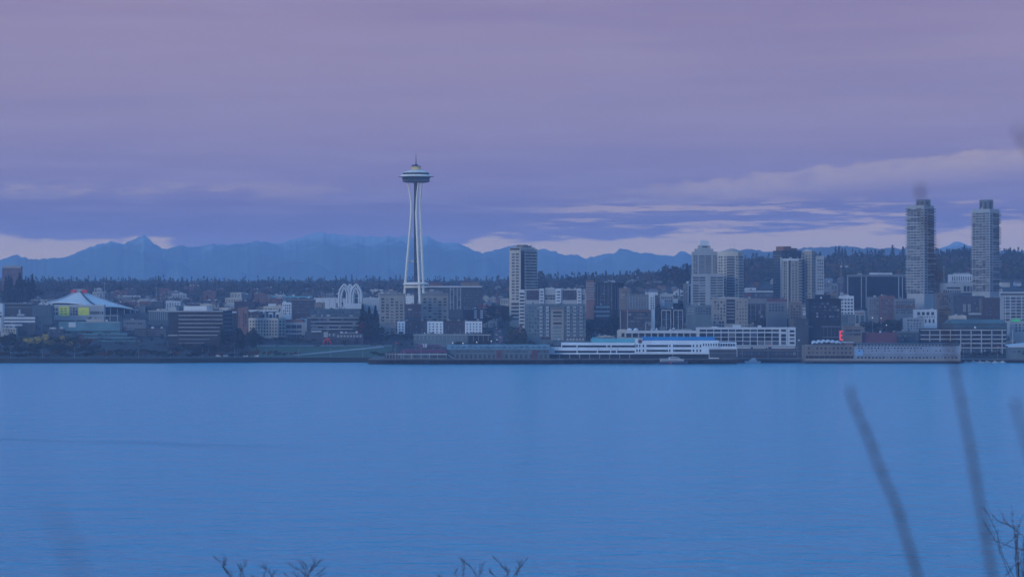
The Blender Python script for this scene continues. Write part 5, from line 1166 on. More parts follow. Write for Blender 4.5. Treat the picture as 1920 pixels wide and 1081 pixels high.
def ferry_terminal():
    zb = wz(672, 3150)
    b = Bld('ferry_terminal', 'long white ferry terminal with blue roof and round emblem on the water', 1030, 1348, 1348, 651, 3150, 'bright', 0, 40, roof='lroof', parapet=0, base=zb)
    b.block('ground_recess_shade', 1030, 1329, 663.5, 672, 'dark', .05, .1); b.grid('post', 1040, 1190, 664, 672, 8, 1, .06, 1, 'lgrey', th=.6)  # dark sheet on the wall behind the posts paints the shade of a recess
    # left wing, two window bands
    b.block('window_band', 1038, 1190, 657, 661, 'glass', .1, .2); b.block('balcony_band', 1030, 1190, 661, 663.6, 'bright', 1.0)
    for px in (1038, 1081, 1119, 1144, 1155): b.band('pier', px, px + 2, 651, 664, 'bright', th=1.1)
    b.block('upper_storey', 1053, 1190, 642, 651, 'bright', -3, 30); b.block('window_band', 1054, 1190, 647, 650.6, 'glass', -2.9, 4)
    for px in (1081, 1137, 1145): b.block('upper_pier', px, px + 2, 646.5, 651, 'bright', -2.7, 4)
    b.block('teal_roof', 1109, 1192, 634.5, 641.8, 'tealroof', -8, 28); b.block('teal_vent', 1111, 1121, 632, 634.4, 'tealroof', -10, 14)
    # right wing
    b.block('upper_storey', 1192, 1348, 638, 651, 'bright', -.5, 30); b.block('blue_roof', 1205, 1341, 631.2, 637.8, 'blueroof', -2, 26)
    b.block('end_storey', 1348.2, 1381, 641.5, 653, 'bright', -.5, 30)
    b.block('emblem_panel', 1190.5, 1204.5, 635, 645, 'bright', .6, 3)
    e = MB().lathe([(.05, 0), (2.1, 0), (2.1, .25), (.05, .25)], 20).build('emblem_disc', M['orange'], b.o); e.location = (b.u(1200), -.6, b.z(639.5)); e.rotation_euler = (math.pi / 2, 0, 0)
    e2 = MB().lathe([(.05, 0), (1.1, 0), (1.1, .3), (.05, .3)], 16).build('emblem_centre', M['dbrick'], b.o); e2.location = (b.u(1200), -.6, b.z(639.5)); e2.rotation_euler = (math.pi / 2, 0, 0)
    for y0, y1 in ((646, 650), (655, 659)):
        b.block('window_band', 1212, 1252.5, y0, y1, 'glass', .65, .9); b.block('window_band', 1265, 1296, y0, y1, 'glass', .65, .9)
        for px in (1193, 1198, 1205, 1254.5, 1262, 1299, 1305.5, 1312): b.block('window', px, px + 2.6, y0 - .4, y1 + .2, 'glass', .65, .9)
    b.block('lower_front', 1192, 1329, 650.5, 662, 'bright', .55, .8) 
    b.block('upper_front', 1192, 1348, 638.3, 650.4, 'bright', .5, .8)
    for i in range(13): b.block('window', 1318 + i * 4.75, 1320.2 + i * 4.75, 643.6, 648.4, 'glass', .65, 1)
    b.block('lower_deck', 1329.5, 1381, 653.2, 655, 'lgrey', 1, 4); b.block('lower_wall', 1330, 1381, 655.2, 670, 'dgrey', .3, 4); b.block('lower_ledge', 1330, 1381, 661, 662, 'grey', .9, 1)
    for px in (1345, 1370): b.mast(px, 634, r=.15, d=.3)
    # loft building behind
    b = Bld('loft_hall', 'low white loft hall with wide dark bays behind the ferry terminal', 1158, 1309, 1309, 621, 3275, 'lgrey', 0, 22, roof='lroof')
    b.band('cornice', 1158, 1309, 620, 624, 'white', th=.6); b.grid('bay_window', 1173, 1306, 624.5, 632, 11, 1, .78, 1); b.block('end_pavilion', 1159, 1174, 617, 631, 'cream', .8); b.bayrow('window', 1164, 1172, 624, 631, 1, 1, .7, 1, 'glass', .8)
    for px in (1181, 1193): 
        o = MB().lathe([(2.8, 0), (2.6, 1.2), (1.8, 2.4), (.2, 3.1)], 14).build('roof_dome', M['white'], b.o); o.location = (b.u(px), 9, b.h + .2)
    for px in (1223, 1232):
        o = MB().lathe([(2.2, 0), (.15, 3.4)], 4).build('roof_tent', M['white'], b.o); o.location = (b.u(px), 9, b.h + .2)
    fr = MB(); fr.box(b.u(1210), b.u(1211.4), 1, 2, b.h, b.z(605.5)); fr.box(b.u(1222), b.u(1223.4), 1, 2, b.h, b.z(605.5)); fr.box(b.u(1210), b.u(1223.4), 1, 2, b.z(605.4), b.z(604)); fr.build('roof_frame', M['lgrey'], b.o)
    b.top('rooftop_unit', 1238, 1248, 612, 'teal'); b.top('rooftop_unit', 1258, 1297, 617, 'lgrey'); b.top('rooftop_unit', 1262, 1266, 614.5, 'white')
    b = Bld('loft_building', 'big white framed loft building with rows of wide dark windows', 1307.5, 1491, 1491, 615, 3270, 'white', 0, 26, roof='lroof')
    b.grid('window_strip', 1311, 1461, 617.2, 621.6, 11, 1, .78, 1); 
    b.grid('window', 1311, 1461, 624, 631, 11, 1, .82, 1); b.grid('window', 1311, 1461, 632, 638.5, 11, 1, .82, 1); b.grid('window', 1311, 1461, 639.5, 646.5, 11, 1, .82, 1)
    b.block('end_bay', 1462, 1476, 613, 648, 'white', .8, 4); b.bayrow('window', 1464, 1474, 617, 621.5, 1, 1, .9, 1, 'glass', .8); b.bayrow('window', 1464, 1474, 625, 646.5, 1, 3, .9, .85, 'glass', .8)
    b.block('end_bay', 1478, 1491.5, 613, 648, 'white', .8, 4); b.bayrow('window_strip', 1480, 1490, 617, 646, 1, 4, .9, .6, 'glass', .8)
    b.band('base', 1307, 1491, 647.5, 650, 'lgrey', th=1); b.top('rooftop_unit', 1336, 1346, 611.5, 'white'); b.top('rooftop_unit', 1376, 1390, 609, 'white'); b.hvac(3)
    b = Bld('shore_arcade', 'dark arcade along the shore below the white loft building', 1384, 1508, 1508, 655, 3255, 'dbrick', 0, 12, base=4); b.band('ledge', 1384, 1508, 656, 657.4, 'grey', th=.8); b.grid('window', 1386, 1506, 659, 666, 18, 1, .6, .8, 'glassb')
ferry_terminal()

def hotel():
    zb = wz(675.8, 3180)
    b = Bld('pier_hotel', 'tan wing of the pier hotel with a wavy white roof', 1510, 1601, 1601, 647, 3180, 'tan', 0, 40, roof='lroof', parapet=.3, base=zb)
    b.grid('window', 1513, 1598, 649, 656, 11, 1, .38, .62); b.grid('window', 1513, 1598, 658, 664, 11, 1, .38, .62); b.block('lower_recess_shade', 1511, 1600, 666.5, 671.5, 'dark', .06, .1); b.grid('post', 1511, 1600, 666, 671.5, 9, 1, .06, 1, 'tan', th=.4); b.band('deck_edge', 1510, 1601, 671.8, 675, 'beige', th=.8)  # dark sheet on the lower wall, painted as the shade of a recess
    mb = MB(); n = 36; U0, U1 = b.u(1523), b.u(1577)
    for i in range(n + 1):
        x = U0 + (U1 - U0) * i / n; z = b.z(643.2) + 1.1 * abs(math.sin(math.pi * i / 6)) + 1.3 * math.sin(math.pi * i / n)
        mb.v += [(x, .5, z), (x, 12, z + 1.2), (x, 12, z + .2), (x, .5, z - 1.0)]
    for i in range(n):
        q = 4 * i; mb.f += [(q, q + 4, q + 5, q + 1), (q + 3, q + 2, q + 6, q + 7), (q, q + 3, q + 7, q + 4), (q + 1, q + 5, q + 6, q + 2)]
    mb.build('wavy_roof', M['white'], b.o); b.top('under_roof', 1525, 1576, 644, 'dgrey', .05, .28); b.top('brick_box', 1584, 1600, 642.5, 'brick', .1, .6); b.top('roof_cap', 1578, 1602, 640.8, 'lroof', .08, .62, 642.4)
    b = Bld('pier_hotel', 'long blue grey wing of the pier hotel patterned with diamonds and rings', 1601.5, 1800, 1800, 649, 3180, 'slate', 0, 40, roof='roof', parapet=.3, base=zb)
    b.top('mansard_roof', 1603, 1800, 643.2, 'dteal', .02, .9); b.band('white_dentil', 1601.5, 1770, 646, 648.6, 'dgrey', th=.4); b.grid('dentil', 1604, 1768, 646.2, 648, 26, 1, .4, 1, 'lgrey', th=.6)
    for i in range(24):                                # ring ornaments and lozenges in relief
        px = 1611 + i * 8.0; u = b.u(px)
        ring = []
        o = MB(); 
        for q in range(12):
            a0, a1 = 2 * math.pi * q / 12, 2 * math.pi * (q + 1) / 12
            o.poly([(math.cos(a0) * 1.55, -.25, math.sin(a0) * 1.55), (math.cos(a1) * 1.55, -.25, math.sin(a1) * 1.55), (math.cos(a1) * .95, -.25, math.sin(a1) * .95), (math.cos(a0) * .95, -.25, math.sin(a0) * .95)], [(0, 1, 2, 3), (3, 2, 1, 0)])
        if 'ring' not in CARS: CARS['ring'] = o.mesh('ring_ornament', M['lgrey']); CARS['loz'] = MB().prism([(-1.5, 0), (0, -1.6), (1.5, 0), (0, 1.6)], -.3, 0).mesh('lozenge', M['lgrey']); CARS['loz2'] = MB().prism([(-.8, 0), (0, -.9), (.8, 0), (0, .9)], -.42, 0).mesh('lozenge_window', M['glass'])
        add('ring_ornament', CARS['ring'], b.o, loc=(u, 0, b.z(664.5 + (1.5 if i % 2 else 0))))
        if i % 3 != 2: add('lozenge', CARS['loz'], b.o, loc=(u, 0, b.z(657))); add('lozenge_window', CARS['loz2'], b.o, loc=(u, 0, b.z(657)))
    b.grid('window', 1607, 1730, 650.5, 654, 20, 1, .4, .8); b.grid('window', 1606, 1796, 668, 672, 28, 1, .5, .8); b.band('deck_edge', 1601.5, 1800, 672.2, 675.4, 'beige', th=.8)
    b.block('blue_gable', 1604, 1618, 655, 666, 'bluewall', .4, 1); b.band('end_post', 1799, 1800.6, 646, 675, 'lgrey', th=.6)
M['slate'] = mat('blue_grey_siding', (.24, .27, .32), .8, .15, .1, streak=True); M['bluewall'] = mat('blue_siding', (.20, .33, .48), .7, .1, .1)
hotel()
def red_sign():
    D = 3215; x = wx(1574, D); z = wz(643, D) ; t = thing('neon_sign', 'big red lit letter E sign standing on the pier hotel roof', 'sign', (x, D, z))
    h = wz(619.5, D) - wz(637.5, D)
    text_strokes('E', h, h * .13, emis('red_neon', (1.0, .06, .07), .5), t, (0, 0, wz(637.5, D) - z), 'letter', .36)
    for dx in (.5, 2.6): MB().tube([(dx, .3, -1.2), (dx, .3, wz(637.5, D) - z + 1)], .18, 5).build('support_post', M['steel'], t)
red_sign()
def teal_wharf():
    b = Bld('wharf_shed', 'teal shed with a white sloping roof edge at the right of the waterfront', 1893, 1960, 1960, 649, 3225, 'teal', 0, 25, roof=None, base=wz(673, 3225))
    MB().poly([(b.u(1890), -1, b.h), (b.u(1962), -1, b.z(641.5)), (b.u(1962), 26, b.z(639)), (b.u(1890), 26, b.h + 1.4), (b.u(1890), -1, b.h - .8), (b.u(1962), -1, b.h - .8)], [(0, 1, 2, 3), (4, 5, 1, 0)]).build('roof', M['white'], b.o); b.grid('window', 1898, 1958, 655, 662, 7, 1, .5, .6, 'glassb')
teal_wharf()

# ------------------------------------------------------------------ boats
M['hull'] = mat('navy_hull_paint', (.03, .04, .08), .4, .1, .2, spec=.5); M['boatw'] = mat('white_boat_paint', (.5, .5, .5), .4, .1, .2, spec=.4)
def hull_mesh(L, B, h, m, name):
    mb = MB(); st = [(-.5, .8, 1.0), (-.3, 1, 1.0), (0, 1, 1.0), (.3, .85, 1.08), (.43, .5, 1.18), (.5, .03, 1.28)]
    for s_, w, hh in st:
        for sy, zz, ww in ((-1, 1, 1), (-1, -.25, .8), (1, -.25, .8), (1, 1, 1)):
            mb.v.append((s_ * L, sy * B / 2 * w * ww, h * hh if zz > 0 else -.4))
    for i in range(len(st) - 1):
        a = 4 * i
        mb.f += [(a, a + 1, a + 5, a + 4), (a + 1, a + 2, a + 6, a + 5), (a + 2, a + 3, a + 7, a + 6), (a + 3, a, a + 4, a + 7)]
    mb.f += [(3, 2, 1, 0), (len(mb.v) - 4, len(mb.v) - 3, len(mb.v) - 2, len(mb.v) - 1)]
    return mb.mesh(name, m)
def tour_boat():
    D = 3122; x = wx(1262, D); t = thing('tour_boat', 'white two deck tour boat moored by the ferry terminal', 'boat', (x, D, 0))
    L = 28; add('hull', hull_mesh(L, 7, 2.4, M['hull'], 'hull'), t)
    MB().box(-L * .42, L * .34, -2.6, 2.6, 2.1, 4.3).build('main_deck_cabin', M['boatw'], t); MB().box(-L * .40, L * .32, -2.66, -2.6, 2.9, 3.7).build('window_band', M['glass'], t)
    MB().box(-L * .45, L * .36, -2.9, 2.9, 4.32, 4.55).build('upper_deck', M['boatw'], t)
    MB().prism([(-L * .16, 4.57), (L * .26, 4.57), (L * .18, 6.4), (-L * .14, 6.4)], -2.2, 2.2).build('wheelhouse', M['boatw'], t); MB().prism([(-L * .1, 5.1), (L * .22, 5.1), (L * .19, 5.8), (-L * .1, 5.8)], -2.26, -2.2).build('wheelhouse_window', M['glass'], t)
    MB().box(-L * .12, L * .1, -1.8, 1.8, 6.42, 6.6).build('wheelhouse_roof', M['boatw'], t); MB().tube([(0, 0, 6.6), (-.8, 0, 9.6)], [.16, .08], 5).build('mast', M['boatw'], t); MB().box(-3.4, -1.2, -3.52, -3.4, .6, 1.6).build('red_stripe', M['red'], t)
    for i in range(9): MB().tube([(-L * .44 + i * 1.2, -2.8, 4.55), (-L * .44 + i * 1.2, -2.8, 5.5)], .06, 4).build('rail_post', M['boatw'], t)
    MB().tube([(-L * .44, -2.8, 5.5), (-L * .44 + 9.6, -2.8, 5.5)], .07, 4).build('hand_rail', M['boatw'], t)
tour_boat()
def cruiser(px, D, L, rz, label, group=None):
    x = wx(px, D); t = thing('cabin_cruiser', label, 'boat', (x, D, 0), rz, group); q = L / 14
    add('hull', hull_mesh(L, 4.2 * q, 1.7 * q, M['boatw'], 'hull'), t)
    cb = MB().prism([(-4 * q, 1.5 * q), (3.6 * q, 1.5 * q), (2.2 * q, 3.2 * q), (-3.6 * q, 3.2 * q)], -1.6 * q, 1.6 * q).build('cabin', M['boatw'], t)
    MB().prism([(-3.4 * q, 2 * q), (2.9 * q, 2 * q), (2.2 * q, 2.8 * q), (-3.2 * q, 2.8 * q)], -1.66 * q, -1.6 * q).build('cabin_window', M['glass'], cb)
    MB().prism([(-2.6 * q, 3.22 * q), (1.4 * q, 3.22 * q), (.4 * q, 4.5 * q), (-2.4 * q, 4.5 * q)], -1.2 * q, 1.2 * q).build('flybridge', M['boatw'], t); MB().tube([(-1.6 * q, 0, 4.5 * q), (-2 * q, 0, 6.2 * q)], [.08, .05], 4).build('mast', M['boatw'], t)
cruiser(1411, 3190, 15, math.pi, 'white cabin cruiser moored below the white loft building')
for i, px in enumerate((1812, 1826, 1838, 1851, 1866, 1879)): cruiser(px, 3205 + (i % 2) * 6, 5.5 + (i * 1.7) % 2, rc.choice((0, math.pi)), 'small white motor boat moored in front of the framed garage, ' + nth(i, 6), 'small boats by the garage pier')

# ------------------------------------------------------------------ small landmarks
def crane():
    D = 4250; x = wx(1577, D); z = gz(x, D); t = thing('tower_crane', 'orange red tower crane beside the black glass office', 'crane', (x, D, z)); h = wz(497, D) - z
    mb = MB()
    for sx in (-1, 1):
        for sy in (-1, 1): mb.tube([(sx, sy, 0), (sx, sy, h)], .28, 4)
    for i in range(int(h / 3)): s_ = 1 if i % 2 else -1; mb.tube([(-s_, -1, i * 3), (s_, -1, i * 3 + 3)], .16, 4)
    mb.build('mast', M['orange'], t); J0, J1 = wx(1550, D) - x, wx(1590, D) - x
    jb = MB()
    for zz in (h - .6, h + .8): jb.tube([(J0, 0, zz - .2), (J1, 0, zz)], .25, 4)
    for i in range(11): q = J0 + (J1 - J0) * i / 11; jb.tube([(q, 0, h - .6), (q + 2, 0, h + .8)], .14, 4)
    jb.build('jib', M['orange'], t); MB().tube([(0, 0, h), (1.2, 0, h + 4)], .3, 4).build('apex', M['lgrey'], t); MB().box(J1 - 4, J1, -1, 1, h - 2.5, h - .7).build('counterweight', M['lgrey'], t); MB().box(-.9, .9, -2.2, -1, h - 2.6, h - .6).build('cab', M['white'], t)
crane()
def sculpture():
    D = ground_D(613, 646); x = wx(613, D); z = gz(x, D) + .2; t = thing('park_sculpture', 'bright red arched steel sculpture on the park lawn', 'sculpture', (x, D, z))
    for pts in ([(-4, 0, 0), (-3, 0, 4), (0, 0, 6.3), (3.6, 0, 5.6)], [(4.2, 0, 0), (3.4, 0, 3), (1.2, 0, 5.4), (-2, 0, 5.8)], [(0, 2.5, 0), (.4, 1.2, 3.5), (.6, 0, 6.0)]):
        MB().tube(pts, [.9, .8, .65, .35][:len(pts)], 6).build('arm', M['red'], t)
sculpture()
def poles():
    for px, y0, yb, lab in ((196, 531, 575, 'tall pale pole rising behind the arena roof'), (293, 540, 565, 'thin pale mast above the brick hall'), (1727, 500, 545, 'thin mast between the black glass office and the left twin tower'), (1770, 500, 530, 'thin mast with a small lamp between the twin towers')):
        D = max(ground_D(px, yb), 3900); x = wx(px, D); z = gz(x, D); t = thing('mast_pole', lab, 'pole', (x, D, z)); h = wz(y0, D) - z
        MB().tube([(0, 0, 0), (0, 0, h)], [.45, .25], 6).build('shaft', M['lgrey'], t); MB().box(-.6, .6, -.6, .6, h - .1, h + .7).build('lamp_head', M['white'], t)
poles()
# lit street lamps along the shore
for i, px in enumerate((849, 868, 894, 921, 1600, 1636, 1652, 1662, 1676)):
    D = 3430 if px < 1000 else 3420; y0 = (643, 644, 642, 640, 640, 596, 597, 610, 622)[i]
    D = 3400 if y0 > 630 else 3560
    x = wx(px, D); z = gz(x, D); h = wz(y0, D) - z
    t = thing('street_lamp', 'small lit white lamp above the long pier shed, ' + nth(i, 4) if px < 1000 else 'small lit white lamp among the trees behind the hotel, ' + nth(i - 4, 5), 'lamp', (x, D, z), 0, 'lit lamps above the pier shed' if px < 1000 else 'lit lamps behind the hotel')
    MB().tube([(0, 0, 0), (0, 0, h)], [.12, .08], 5).build('post', M['steel'], t); MB().lathe([(.1, h), (.5, h + .25), (.5, h + .6), (.1, h + .9)], 8).build('lamp_globe', emis('lamp_glow', (1, .95, .85), .7), t)

# unlit lamp posts along the shore road
LP = MB().tube([(0, 0, 0), (0, 0, 8.2), (0, -1.2, 8.7)], [.13, .1, .07], 5).mesh('lamp_post', M['steel']); LH = MB().box(-.3, .3, -.5, .5, -.12, .12).mesh('lamp_head', M['lgrey'])
for i in range(26):
    px = 20 + i * 60; D = shore(px) + 14; x = wx(px, D)
    t = thing('lamp_post', 'slim grey unlit lamp post along the shore road, ' + nth(i, 26), 'lamp post', (x, D, gz(x, D)), 0, 'lamp posts along the shore'); add('post', LP, t); add('lamp_head', LH, t, loc=(0, -1.3, 8.75))
# flag and mooring masts on the piers
for i, (px, D, y0) in enumerate(((742, 3122, 641), (1046, 3150, 634), (1392, 3212, 640), (1440, 3212, 644), (1496, 3212, 636), (1806, 3220, 645), (1870, 3220, 648))):
    x = wx(px, D); z = wz(672.5, D); t = thing('flag_mast', ('slim mast on the deck left of the red roofed pier building', 'slim mast at the left end of the ferry terminal', 'slim mast at the right end of the ferry terminal', 'slim mast on the low pier below the loft building', 'slim mast beside the tan wing of the hotel', 'slim mast at the right end of the patterned hotel', 'slim mast in front of the framed garage')[i], 'mast', (x, D, z)); h = wz(y0, D) - z
    MB().tube([(0, 0, -.2), (0, 0, h)], [.16, .07], 5).build('shaft', M['lgrey'], t); MB().box(-.03, 1.6, -.03, .03, h - 1.3, h - .2).build('pennant', M[('red', 'white', 'maroon')[i % 3]], t)

# ------------------------------------------------------------------ houses on the slopes
HM = [M['white'], M['cream'], M['lgrey'], M['beige'], M['teal'], M['tan'], M['brick']]
RM = [M['roof'], mat('brown_shingles', (.12, .075, .06), .95, .2, .1), mat('grey_shingles', (.16, .16, .17), .95, .2, .1), mat('rust_shingles', (.19, .085, .06), .95, .2, .1)]
HC = {}
def house(x, y, z, w, d, h, rz, hi, ri, label, group):
    t = thing('house', label, 'house', (x, y, z - 1), rz, group)
    if ('w', hi) not in HC: HC[('w', hi)] = MB().prism([(-.5, 0), (.5, 0), (.5, 1), (0, 1.45), (-.5, 1)], -.5, .5).mesh('house_wall', HM[hi])
    if ('r', ri) not in HC:
        HC[('r', ri)] = MB().poly([(-.56, -.56, .97), (0, -.56, 1.5), (0, .56, 1.5), (-.56, .56, .97), (.56, -.56, .97), (.56, .56, .97)], [(0, 1, 2, 3), (1, 4, 5, 2)]).mesh('house_roof', RM[ri])
    for k in (('w', hi), ('r', ri)):
        o = add('wall' if k[0] == 'w' else 'roof', HC[k], t); o.scale = (w, d, h)
    if 'hw' not in HC: HC['hw'] = MB().box(-.6, .6, -.1, 0, -.7, .7).mesh('house_window', M['glass'])
    for sx in (-.25, .25): add('window', HC['hw'], t, loc=(w * sx, -d / 2, h * .6))
rh = random.Random(33)
def houses(n, px0, px1, D0, D1, label, group):
    for i in range(n):
        px = px0 + (px1 - px0) * (i + rh.random()) / n; D = rh.uniform(D0, D1); x = wx(px, D)
        w = rh.uniform(7, 12)
        house(x, D, gz(x, D), w, rh.uniform(8, 13), rh.uniform(4.5, 7.5), rh.choice((0, math.pi / 2)) + rh.uniform(-.3, .3), rh.choices(range(7), (1, 2, 4, 4, 3, 3, 3))[0], rh.randrange(4), label + ', ' + nth(i, n), group)
houses(26, 150, 460, 4150, 4700, 'small gabled house among trees on the slope behind the arena', 'houses behind the arena')
houses(12, 60, 130, 4050, 4400, 'small house beside the dark evergreens left of the arena', 'houses left of the arena')
houses(16, 300, 640, 4700, 5600, 'distant small house below the far wooded ridge', 'houses below the far ridge')
houses(10, 905, 955, 4050, 4800, 'small house at the top of the climbing street', 'houses at the top of the street')
houses(46, 1005, 1290, 4350, 5350, 'small pale house among trees on the hillside in the centre', 'houses on the central hillside')
houses(12, 1395, 1600, 4450, 4900, 'small house at the foot of the dark wooded hill', 'houses under the wooded hill')
houses(10, 1760, 1925, 4400, 4900, 'small house on the hill behind the twin towers', 'houses behind the twin towers')
FB = ['dgrey', 'dbrick', 'grey', 'dteal', 'brick', 'tan', 'lgrey', 'cream', 'white']
def fillers(n, px0, px1, D0, D1, hr, label, group):
    for i in range(n):
        px = px0 + (px1 - px0) * (i + rh.random() * .8) / n; D = rh.uniform(D0, D1); w = rh.uniform(9, 26) / (D / F)
        x = wx(px, D); z = gz(x, D) + rh.uniform(hr[0] * .75, hr[1] * 1.1); y = HOR - (z - CAMZ) * F / D
        m = rh.choices(FB, (4, 4, 3, 3, 3, 3, 3, 2, 1))[0]
        b = Bld('low_block', label + ', ' + nth(i, n), px - w / 2, px + w / 2, px + w / 2, y, D, m, 0, 16, group=group)
        n2 = int(w / 5); yb = y + rh.choice((8, 12)); b.grid('window', px - w / 2 + 1, px + w / 2 - 1, y + 1.5, yb, max(2, n2), 2 if yb - y < 10 else 3, .5, .5, rh.choice(('glass', 'glassb')))
        if rh.random() < .6: b.hvac(1)
fillers(12, 255, 440, 3850, 4300, (8, 13), 'low block on the slope right of the arena', 'low blocks right of the arena')
fillers(13, 430, 574, 3850, 4450, (9, 15), 'low block on the slope behind the cream apartment house', 'low blocks behind the cream flats')
fillers(5, 640, 720, 3640, 3800, (7, 11), 'low dark block behind the tall pointed trees', 'low blocks behind the pointed trees')
fillers(5, 890, 955, 3720, 4200, (7, 14), 'low block beside the climbing street', 'low blocks beside the street')
fillers(22, 1010, 1300, 3900, 4350, (9, 18), 'low block on the central slope behind the brick panelled mid-rise', 'low blocks on the central slope')
fillers(12, 1280, 1480, 3440, 3560, (6, 10), 'low dark block above the white loft building', 'low blocks above the loft building')
fillers(18, 1530, 1720, 3640, 4100, (8, 15), 'low block on the slope in front of the black glass office', 'low blocks by the black glass office')
fillers(18, 1620, 1900, 3420, 3540, (5, 9), 'low block in the streets behind the pier hotel and garage', 'low blocks behind the hotel')
fillers(5, 1100, 1170, 3460, 3600, (5, 9), 'low block near the shore below the parking garage decks', 'low blocks below the small garage')
fillers(9, 1760, 1920, 3950, 4300, (9, 17), 'low block on the slope around the twin towers', 'low blocks around the twin towers')
fillers(12, 150, 700, 4350, 4900, (8, 14), 'distant low block below the far wooded ridge', 'distant low blocks below the ridge')
fillers(40, 140, 960, 4300, 5400, (7, 12), 'far low building in the belt below the wooded ridge', 'far low buildings below the ridge')
fillers(16, 60, 330, 4020, 4350, (6, 10), 'low building directly behind the arena roof', 'low buildings behind the arena')
fillers(26, 1000, 1300, 4380, 5100, (6, 11), 'small building among trees on the central hillside', 'small buildings on the central hillside')
fillers(14, 1530, 1720, 4150, 4600, (7, 12), 'small building at the foot of the wooded hill', 'small buildings under the hill')
fillers(12, 430, 570, 3640, 3850, (5, 9), 'small building behind the cream flats and white bays', 'small buildings in the left centre')
fillers(16, 1020, 1300, 3620, 3850, (8, 14), 'small building packed between the central blocks', 'small buildings between the central blocks')
fillers(14, 1280, 1520, 3600, 3700, (8, 13), 'small building packed at the feet of the cream towers', 'small buildings at the feet of the towers')
fillers(4, 0, 110, 3560, 3700, (6, 9), 'low block behind the shore trees at far left', 'low blocks at far left')

# ------------------------------------------------------------------ city trees
rt = random.Random(50)
def row(n, px0, px1, yt, yb, kinds, lms, name, label, group, wide=(.9, 1.25)):
    for i in range(n):
        px = px0 + (px1 - px0) * (i + rt.uniform(.1, .9)) / n
        k = rt.choice(kinds); tree_px(px, rt.uniform(*yt), rt.uniform(*yb), k, rt.choice(lms), name, label + ', ' + nth(i, n), group, rt.uniform(*wide) * (.85 if k == 'cone' else 1))
row(9, 8, 62, (511, 532), (567, 572), ['round', 'cone'], ['dark'], 'evergreen_tree', 'tall dark evergreen in the mass below the brick tower', 'dark evergreens below the brick tower', (1.0, 1.4))
row(15, -5, 175, (640, 650), (664, 669), ['round'], ['dark', 'green', 'olive', 'bare', 'bare'], 'shore_tree', 'dark shore tree in the row along the water at left', 'trees along the left shore', (1.3, 1.8))
row(12, 175, 312, (651, 658), (665, 669), ['round'], ['dark', 'green', 'bare'], 'shore_tree', 'low dark shore tree below the terraced building', 'trees below the terraced building', (1.3, 1.8))
row(9, 0, 175, (622, 634), (650, 658), ['round'], ['green', 'bare', 'olive', 'dark'], 'slope_tree', 'dull tree on the slope in front of the terraced building', 'trees on the left slope', (1.2, 1.7))
for i, (px, yt, lm) in enumerate(((66, 628, 'yellow'), (80, 625, 'yellow'), (93, 631, 'yellow'), (108, 627, 'olive'), (122, 625, 'yellow'), (137, 625, 'olive'), (152, 628, 'rust'), (20, 622, 'olive'))):
    tree_px(px, yt, 661, 'round', lm, 'autumn_tree', ('leftmost of the bright yellow autumn trees by the shore', 'second bright yellow autumn tree from the left on the shore', 'third yellow autumn tree from the left on the shore', 'olive autumn tree between two yellow ones on the shore', 'yellow autumn tree in front of the terraced building', 'olive autumn tree in front of the terraced building', 'rust coloured autumn tree in front of the terraced building', 'olive tree at the far left behind the shore row')[i], 'autumn trees on the left shore', 1.15)
row(14, 320, 440, (640, 650), (660, 668), ['round'], ['dark', 'green', 'bare'], 'shore_tree', 'dark bushy tree at the foot of the dark glass office', 'trees below the dark office', (1.4, 1.9))
row(10, 432, 482, (606, 632), (652, 660), ['round', 'column'], ['dark', 'green', 'dark'], 'dark_tree', 'dark tree between the dark office and the cream apartment house', 'trees left of the cream flats', (1.0, 1.5))
row(22, 478, 715, (627, 637), (641, 647), ['round'], ['dark', 'green', 'olive', 'bare'], 'park_tree', 'small tree in the row along the top of the park lawn', 'trees above the lawn', (1.2, 1.7))
row(8, 480, 560, (655, 660), (667, 669), ['round'], ['bare', 'rust', 'green'], 'park_shrub', 'low shrub at the corner of the park by the water', 'shrubs at the park corner', (1.4, 1.9))
for px, yt, lab in ((680, 570, 'leftmost of the tall pointed dark conifers beside the condominium'), (686, 584, 'short dark conifer between two tall pointed ones'), (692, 575, 'middle tall pointed dark conifer beside the condominium'), (698, 588, 'short conifer left of the rightmost pointed one'), (704, 573, 'rightmost tall pointed dark conifer touching the condominium')):
    tree_px(px, yt, 638, 'cone', 'dark', 'pointed_conifer', lab, 'pointed conifers by the condominium', 1.1)
row(9, 675, 712, (600, 615), (636, 642), ['round'], ['dark', 'red', 'green'], 'dark_tree', 'bushy dark tree under the tall pointed conifers', 'bushy trees under the conifers', (1.0, 1.4))
row(20, 715, 905, (619, 628), (633, 640), ['round'], ['dark', 'green', 'bare', 'olive'], 'street_tree', 'small street tree in front of the brick apartment row', 'street trees below the apartment row', (1.2, 1.6))
row(12, 700, 760, (655, 662), (667, 670), ['round'], ['dark', 'green', 'olive'], 'shore_shrub', 'dark shrub on the bank left of the red roofed pier building', 'shrubs on the bank', (1.6, 2.2))
row(12, 845, 1030, (636, 643), (652, 658), ['round'], ['olive', 'green', 'bare'], 'shore_tree', 'dull green tree behind the long pier shed roof', 'trees behind the pier shed', (1.3, 1.9))
row(6, 955, 985, (606, 625), (646, 652), ['round', 'column'], ['rust', 'olive', 'dark'], 'autumn_tree', 'rust and olive tree at the foot of the condominium tower', 'autumn trees by the condominium tower', (1.0, 1.4))
row(8, 905, 955, (562, 590), (600, 618), ['round'], ['red', 'rust', 'bare', 'dark'], 'autumn_tree', 'red or brown tree lining the climbing street', 'autumn trees lining the street', (1.0, 1.4))
row(16, 1098, 1165, (588, 612), (632, 645), ['round'], ['dark', 'green', 'bare', 'rust'], 'dark_tree', 'dark tree below the small parking garage near the terminal', 'dark trees below the small garage', (1.1, 1.6))
